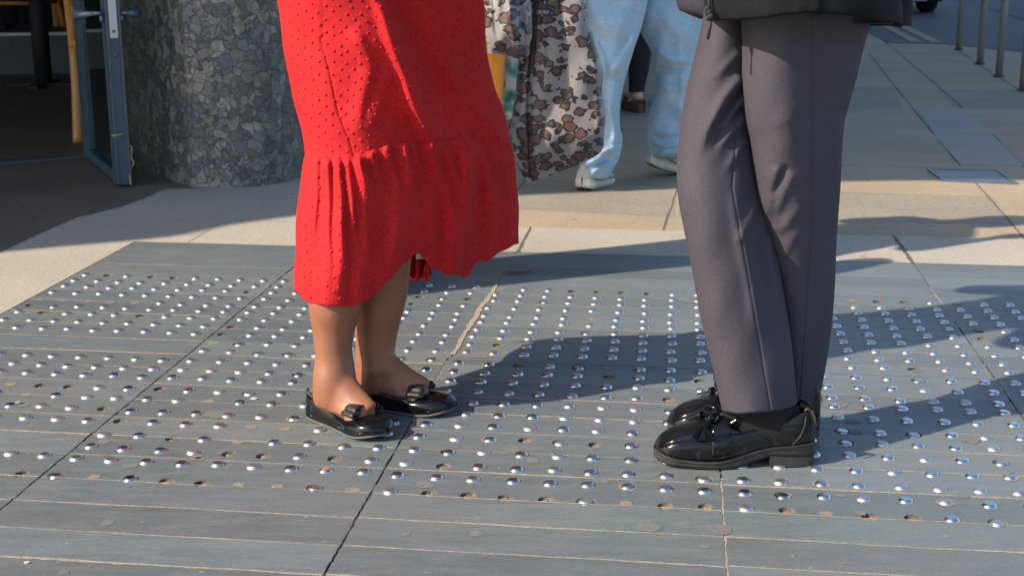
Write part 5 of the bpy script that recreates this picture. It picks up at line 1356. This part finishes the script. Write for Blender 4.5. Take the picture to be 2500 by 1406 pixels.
# ------------------------------------------------ sneakers and simple shoes for people further away
def sneaker(orig, head, pitch, parent, L=.27, kind='sneaker'):
    d = Vector((math.cos(head), math.sin(head), 0)); m = Matrix.Translation(orig)@Matrix.Rotation(head, 4, 'Z')@Matrix.Rotation(pitch, 4, 'Y')
    ws = smoothpts([(-.005, .003), (-.002, .016), (.008, .031), (.04, .038), (.10, .035), (.16, .042), (.20, .046), (.24, .038), (.262, .022), (.27, .006)], 4)
    xs = np.array([q[0] for q in ws]); wv = np.array([q[1] for q in ws])
    th = np.interp(xs, [-.005, .03, .08, .16, .24, .27], [.040, .044, .034, .026, .024, .026]); sp = np.interp(xs, [0, .02, .05, .19, .27], [.010, .003, 0, 0, .014])
    top = np.interp(xs, [-.005, -.002, .01, .08, .12, .16, .2, .24, .27], [.050, .070, .094, .088, .085, .072, .062, .054, .034])
    def put(name, bm, mat, par, smooth=True): bm.transform(m); return obj(name, bm, mat, par, smooth)
    bm = bmesh.new(); A3 = []
    for x, w_, t_, b, h in zip(xs, wv, th, sp, top):
        row = []
        for t in np.linspace(0, math.pi, 21): row.append((x*L/.27, w_*.93*math.cos(t)*(1-.25*math.sin(t)**2), t_+(h-t_)*math.sin(t)**.7))
        A3.append(row)
    V_ = gridmesh(bm, A3); bm.faces.new(V_[0]); bm.faces.new(V_[-1][::-1]); u = put('shoe', bm, 'sneaker' if kind == 'sneaker' else 'blackmetal', parent)
    bm = bmesh.new(); A3 = [[(x*L/.27, w_*c, z) for c, z in ((-1, t_), (-1.08, (t_+b)/2), (-.95, b), (0, b), (.95, b), (1.08, (t_+b)/2), (1, t_), (0, t_+.002))] for x, w_, t_, b in zip(xs, wv, th, sp)]
    V_ = gridmesh(bm, A3, True); bm.faces.new(V_[0]); bm.faces.new(V_[-1][::-1]); s_ = put('sole', bm, 'snsole' if kind == 'sneaker' else 'rubber', u)
    if kind == 'sneaker':
        bm = bmesh.new(); A3 = [[(x*L/.27, w_*c, z) for c, z in ((-.93, b-.003), (-.9, b+.004), (0, b+.003), (.9, b+.004), (.93, b-.003), (0, b-.004))] for x, w_, b in zip(xs, wv, sp)]
        V_ = gridmesh(bm, A3, True); bm.faces.new(V_[0]); bm.faces.new(V_[-1][::-1]); put('outsole', bm, 'rubber', s_)
        bm = bmesh.new()
        for sg in (-1, 1):
            tube(bm, [(.01, sg*.028, .052), (.05, sg*.037, .050), (.10, sg*.037, .036), (.15, sg*.041, .034), (.22, sg*.042, .030)], [.003, .005, .0042, .0035, .003], 8)
        put('trim', bm, 'olive', u)
        bm = bmesh.new()
        for k in range(5):
            x = .125+.018*k; z = np.interp(x, xs, top)
            tube(bm, [(x, -.018, z-.006), (x+.006, 0, z+.003), (x, .018, z-.006)], .0028, 6)
        put('laces', bm, 'snsole', u)
    return u
# person in pale jeans walking away
jt = empty('person', (.48, 5.3, 0), 'person in pale blue baggy jeans and cream sneakers walking away', 'person')
hipJ = Vector((.50, 5.28, .93)); fJ = Vector((.45, .89, 0)).normalized()
bm = bmesh.new()
tube(bm, [P(1450, 425, 5.14), P(1493, 330, 5.14), P(1493, 250, 5.14), P(1502, 100, 5.15), P(1512, -50, 5.18), hipJ+Vector((-.07, 0, .0))], [.035, .028, .028, .05, .07, .08], 18)
tube(bm, [P(1625, 385, 5.42), P(1640, 250, 5.38), P(1640, -50, 5.3), hipJ+Vector((.07, 0, 0))], [.035, .04, .065, .08], 18)
hcJ, sJ, fJ, kJ = upper_body(bm, hipJ, fJ, 1.72, wid=1.1, arms=((hipJ+Vector((.3, -.05, .2)), hipJ+Vector((.32, .05, -.02))), (hipJ+Vector((-.32, -.02, .2)), hipJ+Vector((-.40, .0, -.05)))))
body = obj('body', bm, 'skin2', jt); finish_body(body, .012, 3); hair_cap(hcJ, sJ, fJ, jt)
JL = [(-330, 1395, 1620, 5.22, 5.25, .14, .14, .5), (-150, 1410, 1600, 5.18, 5.2, .13, .14, .5), (0, 1434, 1580, 5.15, 5.16, .12, .13, .5), (70, 1440, 1563, 5.12, 5.14, .11, .12, .5), (130, 1455, 1543, 5.12, 5.13, .10, .11, .5), (230, 1470, 1516, 5.12, 5.13, .09, .10, .5), (300, 1472, 1511, 5.12, 5.13, .09, .10, .5),
      (340, 1466, 1518, 5.12, 5.13, .09, .1, .5), (380, 1438, 1512, 5.12, 5.14, .09, .1, .5), (402, 1418, 1502, 5.12, 5.15, .09, .09, .5), (425, 1421, 1490, 5.12, 5.15, .08, .08, .5), (436, 1424, 1484, 5.12, 5.15, .075, .075, .5)]
JL = [(v, (l if v > 150 else l-12) if v < 380 and v > 180 else l, r, *rest) for v, l, r, *rest in JL]
JR = [(-330, 1500, 1745, 5.3, 5.25, .14, .14, .5), (-150, 1510, 1735, 5.3, 5.27, .13, .14, .5), (0, 1542, 1720, 5.32, 5.3, .12, .13, .5), (70, 1562, 1712, 5.33, 5.3, .12, .13, .5), (130, 1592, 1705, 5.34, 5.33, .11, .12, .5), (200, 1604, 1695, 5.36, 5.35, .1, .11, .5), (260, 1592, 1685, 5.38, 5.36, .09, .10, .5),
      (310, 1583, 1675, 5.4, 5.38, .09, .1, .5), (350, 1583, 1670, 5.42, 5.4, .09, .1, .5), (372, 1590, 1668, 5.42, 5.4, .085, .09, .5), (384, 1594, 1668, 5.42, 5.4, .08, .08, .5)]
rj = [([(1560, 75), (1530, 130), (1490, 190)], .02, 9, 8), ([(1480, 250), (1500, 300), (1498, 370)], .014, 9, 7), ([(1455, 380), (1485, 365), (1512, 360)], .022, 5, 5), ([(1420, 402), (1450, 392), (1485, 375)], .02, 6, 5), ([(1440, 425), (1465, 410), (1495, 395)], .016, 5, 5),
      ([(1445, 90), (1470, 140), (1478, 200)], .015, 10, 8)]
rk = [([(1600, 120), (1640, 145), (1700, 150)], .016, 8, 6), ([(1600, 165), (1640, 175), (1690, 160)], -.014, 8, 8), ([(1605, 200), (1630, 215), (1680, 212)], .014, 7, 6), ([(1588, 345), (1625, 358), (1665, 350)], .016, 5, 5), ([(1588, 330), (1620, 338), (1665, 334)], -.012, 5, 5), ([(1650, 100), (1670, 150), (1660, 300)], .012, 9, 9), ([(1590, 365), (1625, 372), (1665, 368)], .012, 4, 4)]
wob = lambda x, V: np.sin(x/9+V/23)*.004+np.sin(V/15-x/21+np.sin(x/17))*.009+np.sin(V/8+x/13)*.004*np.clip((V-250)/80, 0, 1)
bm = bmesh.new()
rj = [(q[0], q[1]*1.7, *q[2:]) for q in rj]; rk = [(q[0], q[1]*1.7, *q[2:]) for q in rk]
ring, _ = cloth(JL, 150, 80, rj, None, 2.0, wob); cloth_bm(ring, bm=bm)
ring, _ = cloth(JR, 150, 80, rk, None, 2.0, wob); cloth_bm(ring, bm=bm)
solidify(obj('jeans', bm, 'denim', jt), .003)
top_shell('shirt', hipJ, sJ, fJ, kJ, 'shirt', jt, -.07, .6, wid=1.1)
g = G(1424, 468); g.z = .0
sneaker(P(1422, 466, 5.04)+Vector((0, .02, .0))*1.0, math.atan2(.25, .12), R(3), jt)
sneaker(P(1583, 404, 5.40), math.atan2(.10, .25), R(16), jt)
# orange and printed carrier bags hanging beside that person
def bag(name, rows, mat, label, cat, D, ridges=(), hnd=None, hm=None, nr=70, ns=60):
    ring, nearb = cloth(rows, nr, ns, ridges, None, 2.6, lambda x, V: np.sin(x/9+V/21)*.002+np.sin(V/15-x/7)*.0015)
    bm = cloth_bm(ring, caps=True)
    t = obj(name, bm, mat); 
    c = t.data; co = np.array([v.co[:] for v in c.vertices]); ctr = Vector((co[:, 0].mean(), co[:, 1].mean(), co[:, 2].min())); c.transform(Matrix.Translation(-ctr)); t.location = ctr
    bpy.context.view_layer.update(); tag(t, label, cat)
    if hnd:
        bm = bmesh.new()
        for a in hnd: tube(bm, [tuple(q) for q in smoothpts([tuple(p) for p in a], 6)], .006, 8)
        obj('handle', bm, hm or mat, t)
    return t
bag('carrier_bag', [(-60, 1130, 1236, 5.0, 5.0, .03, .03, .5), (60, 1125, 1236, 5.0, 5.0, .05, .05, .5), (180, 1130, 1231, 5.0, 5.0, .05, .05, .5), (250, 1140, 1225, 5.0, 5.0, .04, .04, .5), (275, 1150, 1219, 5.0, 5.0, .012, .012, .5)], 'orange',
    'plain orange plastic carrier bag hanging right behind the edge of the red dress', 'bag', 5.0, hnd=[[P(1150, -58, 5.0), P(1165, -190, 5.05), P(1200, -220, 5.1), P(1215, -58, 5.0)]])
bag('shopping_bag', [(-40, 1215, 1300, 5.1, 5.1, .03, .03, .5), (80, 1216, 1305, 5.1, 5.1, .05, .05, .5), (200, 1219, 1305, 5.1, 5.1, .05, .05, .5), (270, 1222, 1300, 5.1, 5.1, .04, .04, .5), (292, 1228, 1290, 5.1, 5.1, .012, .012, .5)], 'printed',
    'green and multicoloured printed shopping bag between the orange bag and the leopard bag', 'bag', 5.1, hnd=[[P(1232, -38, 5.1), P(1240, -170, 5.13), P(1270, -180, 5.13), P(1285, -38, 5.1)]])
# person in black leggings and wedge sandals, further back between the jeans legs
kt = empty('person', (.68, 7.6, 0), 'person in black leggings and woven wedge sandals seen between the pale jeans', 'person')
bm = bmesh.new(); hipK = Vector((.82, 7.75, .92)); fK = Vector((-.30, .95, 0)).normalized()
tube(bm, [P(1552, 245, 7.55), P(1555, 215, 7.55), P(1560, 130, 7.58), P(1575, 40, 7.62), hipK+Vector((-.06, 0, -.02))], [.034, .032, .045, .06, .075], 18)
foot_surface(bm, Vector((P(1553, 240, 7.55).x, 7.55, 0)), fK, .24, .95, .06)
tube(bm, [P(1643, 245, 7.9), P(1645, 130, 7.9), hipK+Vector((.06, .05, -.02))], [.034, .045, .07], 18)
foot_surface(bm, Vector((P(1640, 240, 7.9).x, 7.9, 0)), fK, .24, .95, .06)
hcK, sK, fK, kK = upper_body(bm, hipK, fK, 1.66); body = obj('body', bm, 'skin2', kt); finish_body(body, .012, 3); hair_cap(hcK, sK, fK, kt, long=True)
bm = bmesh.new()
LG = [(-150, 1530, 1650, 7.66, 7.66, .12, .12, .5), (0, 1528, 1625, 7.62, 7.62, .10, .10, .5), (70, 1532, 1600, 7.6, 7.6, .08, .08, .5), (110, 1535, 1592, 7.58, 7.58, .07, .07, .5), (170, 1536, 1583, 7.56, 7.56, .055, .055, .5), (215, 1536, 1573, 7.55, 7.55, .045, .045, .5), (226, 1537, 1571, 7.55, 7.55, .043, .043, .5)]
ring, _ = cloth(LG, 60, 40); cloth_bm(ring, bm=bm)
ring, _ = cloth([(v, l+90, r+90, a+.32, b+.32, c, d, e) for v, l, r, a, b, c, d, e in LG], 60, 40); cloth_bm(ring, bm=bm)
solidify(obj('leggings', bm, 'legging', kt), .003); top_shell('shirt', hipK, sK, fK, kK, 'skirt', kt, -.1, .6)
def wedge(c, head):
    m = Matrix.Translation(c)@Matrix.Rotation(head, 4, 'Z'); bm = bmesh.new(); A3 = []
    for x, w_, t_ in zip(np.linspace(-.07, .18, 20), np.interp(np.linspace(-.07, .18, 20), [-.07, -.05, 0, .1, .16, .18], [.02, .034, .036, .045, .036, .012]), np.interp(np.linspace(-.07, .18, 20), [-.07, .0, .1, .18], [.068, .06, .03, .02])):
        A3.append([(x, w_*c_, z) for c_, z in ((-.92, .0), (-1, t_*.5), (-1, t_), (0, t_+.002), (1, t_), (1, t_*.5), (.92, 0), (0, 0))])
    V_ = gridmesh(bm, A3, True); bm.faces.new(V_[0]); bm.faces.new(V_[-1][::-1]); bm.transform(m); u = obj('wedge_sandal', bm, 'wicker', kt)
    bm = bmesh.new(); tube(bm, [m@Vector((.09, -.045, .03)), m@Vector((.085, -.03, .075)), m@Vector((.08, 0, .088)), m@Vector((.085, .03, .075)), m@Vector((.09, .045, .03))], [(.004, .018)]*5, 10); obj('sandal_strap', bm, 'wicker', u)
wedge(Vector((P(1556, 240, 7.55).x, 7.55, .001)), math.atan2(.95, -.30)); wedge(Vector((P(1643, 240, 7.9).x, 7.9, .001)), math.atan2(.95, -.30))

# person hidden behind the red dress who holds the leopard bag
ht = empty('person', (-.37, 3.60, 0), 'person in dark wide trousers hidden behind the red dress, holding the leopard bag', 'person')
hipH = Vector((-.36, 3.60, .92)); fH = Vector((.9, .1, 0)).normalized()
HX = -.40
bm = bmesh.new()
for yy in (3.53, 3.69):
    tube(bm, [(HX, yy, .06), (HX+.01, yy, .5), (hipH.x, 3.6+(yy-3.61)*.9, .9)], [.036, .055, .085], 18)
    foot_surface(bm, Vector((HX-.02, yy, 0)), Vector((.6, .8, 0)), .21, .9, .01)
hcH, sH, fH, kH = upper_body(bm, hipH, fH, 1.64, arms=((Vector((-.20, 3.42, 1.12)), Vector((.06, 3.56, 1.16))), (Vector((-.28, 3.86, 1.12)), Vector((-.05, 3.82, 1.05)))))
body = obj('body', bm, 'skin2', ht); finish_body(body, .010, 3); hair_cap(hcH, sH, fH, ht, long=True)
bm = bmesh.new()
for yy in (3.53, 3.69):
    A3 = []
    for z, r_ in smoothpts([(.03, .080), (.3, .085), (.6, .095), (.85, .12), (.98, .13)], 5):
        A3.append([(lerp(HX, hipH.x, z)+r_*math.cos(t)*(1+.05*math.sin(5*t)), lerp(yy, 3.6+(yy-3.61)*.5, z)+r_*1.15*math.sin(t), z) for t in [2*math.pi*i/36 for i in range(36)]])
    gridmesh(bm, A3, True)
solidify(obj('trousers', bm, 'skirt', ht), .003)
top_shell('shirt', hipH, sH, fH, kH, 'shirt', ht, -.1, .6)
for yy in (3.53, 3.69):
    sneaker(Vector((HX-.05, yy-.05, 0)), math.atan2(.8, .6), 0, ht, .235, 'plain')

# leopard bag
LB = [(-110, 1300, 1400, 3.72, 3.70, .03, .03, .5), (-60, 1292, 1420, 3.72, 3.69, .04, .05, .5), (0, 1286, 1430, 3.72, 3.68, .06, .06, .55), (60, 1280, 1441, 3.72, 3.67, .065, .07, .55), (130, 1268, 1460, 3.72, 3.67, .07, .08, .55), (175, 1262, 1473, 3.72, 3.67, .075, .08, .55), (220, 1259, 1469, 3.72, 3.67, .075, .08, .55),
      (280, 1250, 1477, 3.72, 3.67, .075, .08, .55), (315, 1240, 1476, 3.72, 3.67, .075, .08, .55), (350, 1243, 1474, 3.72, 3.67, .07, .07, .55), (443, 1243, 1474, 3.72, 3.67, .02, .02, .55)]
lbx = [1240, 1262, 1284, 1300, 1360, 1420, 1466, 1478]; lby = [362, 404, 443, 443, 424, 400, 374, 350]
def lbm(x, V, back): return np.where(V > 330, 330+(V-330)/113*(np.interp(x, lbx, lby)-330), V)
rl = [([(1306, -60), (1303, 90), (1296, 160), (1290, 260), (1293, 330), (1297, 440)], -.016, 5, 5, (.03, .02)), ([(1330, -40), (1328, 80), (1325, 180)], .010, 9, 7, (.03, .5)), ([(1275, 160), (1270, 280), (1262, 380)], .008, 9, 9), ([(1450, 140), (1462, 260), (1460, 360)], .006, 8, 14), ([(1330, 200), (1340, 330), (1330, 430)], .006, 20, 24)]
ring, nb_ = cloth(LB, 170, 120, rl, lbm, 2.6, lambda x, V: np.sin(x/15+V/28)*.0022+np.sin(V/19-x/11)*.0014)
bm = cloth_bm(ring, caps=True); lb = obj('tote_bag', bm, 'leopard')
c = lb.data; co = np.array([v.co[:] for v in c.vertices]); ctr = Vector((co[:, 0].mean(), co[:, 1].mean(), co[:, 2].min())); c.transform(Matrix.Translation(-ctr)); lb.location = ctr; bpy.context.view_layer.update()
tag(lb, 'large leopard print tote bag hanging between the red dress and the grey trousers', 'bag')
RB = [(-100, 1200, 1262, 3.40, 3.40, .03, .03, .5), (-50, 1184, 1285, 3.40, 3.40, .04, .05, .5), (0, 1176, 1294, 3.40, 3.40, .06, .05, .5), (60, 1180, 1299, 3.40, 3.40, .07, .06, .5), (100, 1186, 1298, 3.40, 3.40, .065, .06, .5), (145, 1190, 1292, 3.40, 3.40, .02, .02, .5)]
def rbm(x, V, back): return np.where(V > 90, 90+(V-90)/55*(np.interp(x, [1190, 1192, 1235, 1258, 1272, 1285, 1296], [118, 130, 134, 143, 147, 140, 112])-90), V)
rr_ = [([(1235, -60), (1245, 40), (1262, 130)], .012, 9, 12), ([(1262, -60), (1275, 50), (1282, 120)], -.010, 7, 7), ([(1205, -40), (1208, 60), (1222, 120)], -.008, 7, 7), ([(1285, 60), (1270, 100), (1262, 140)], .008, 6, 6)]
ring, _ = cloth(RB, 80, 70, rr_, rbm, 2.3, lambda x, V: np.sin(x/8+V/17)*.0018); obj('side_pouch', cloth_bm(ring, caps=True), 'leopard', lb)
bm = bmesh.new(); tube(bm, [tuple(q) for q in smoothpts([tuple(P(x, v, 3.65)) for x, v in ((1308, -90), (1306, 0), (1303, 60), (1299, 110), (1294, 150))], 6)], [(.0045, .004)]*20+[(.003, .003)]*5, 8)
obj('zip_strip', bm, 'legging', lb)
bm = bmesh.new()
for (a, b2_) in ((1310, 1400), (1318, 1392)):
    tube(bm, [tuple(q) for q in smoothpts([tuple(P(a, -105, 3.7)), tuple(P(a+15, -240, 3.7)), tuple(P((a+b2_)/2, -300, 3.7)), tuple(P(b2_-12, -240, 3.7)), tuple(P(b2_, -105, 3.7))], 6)], .006, 8)
obj('handle', bm, 'legging', lb)
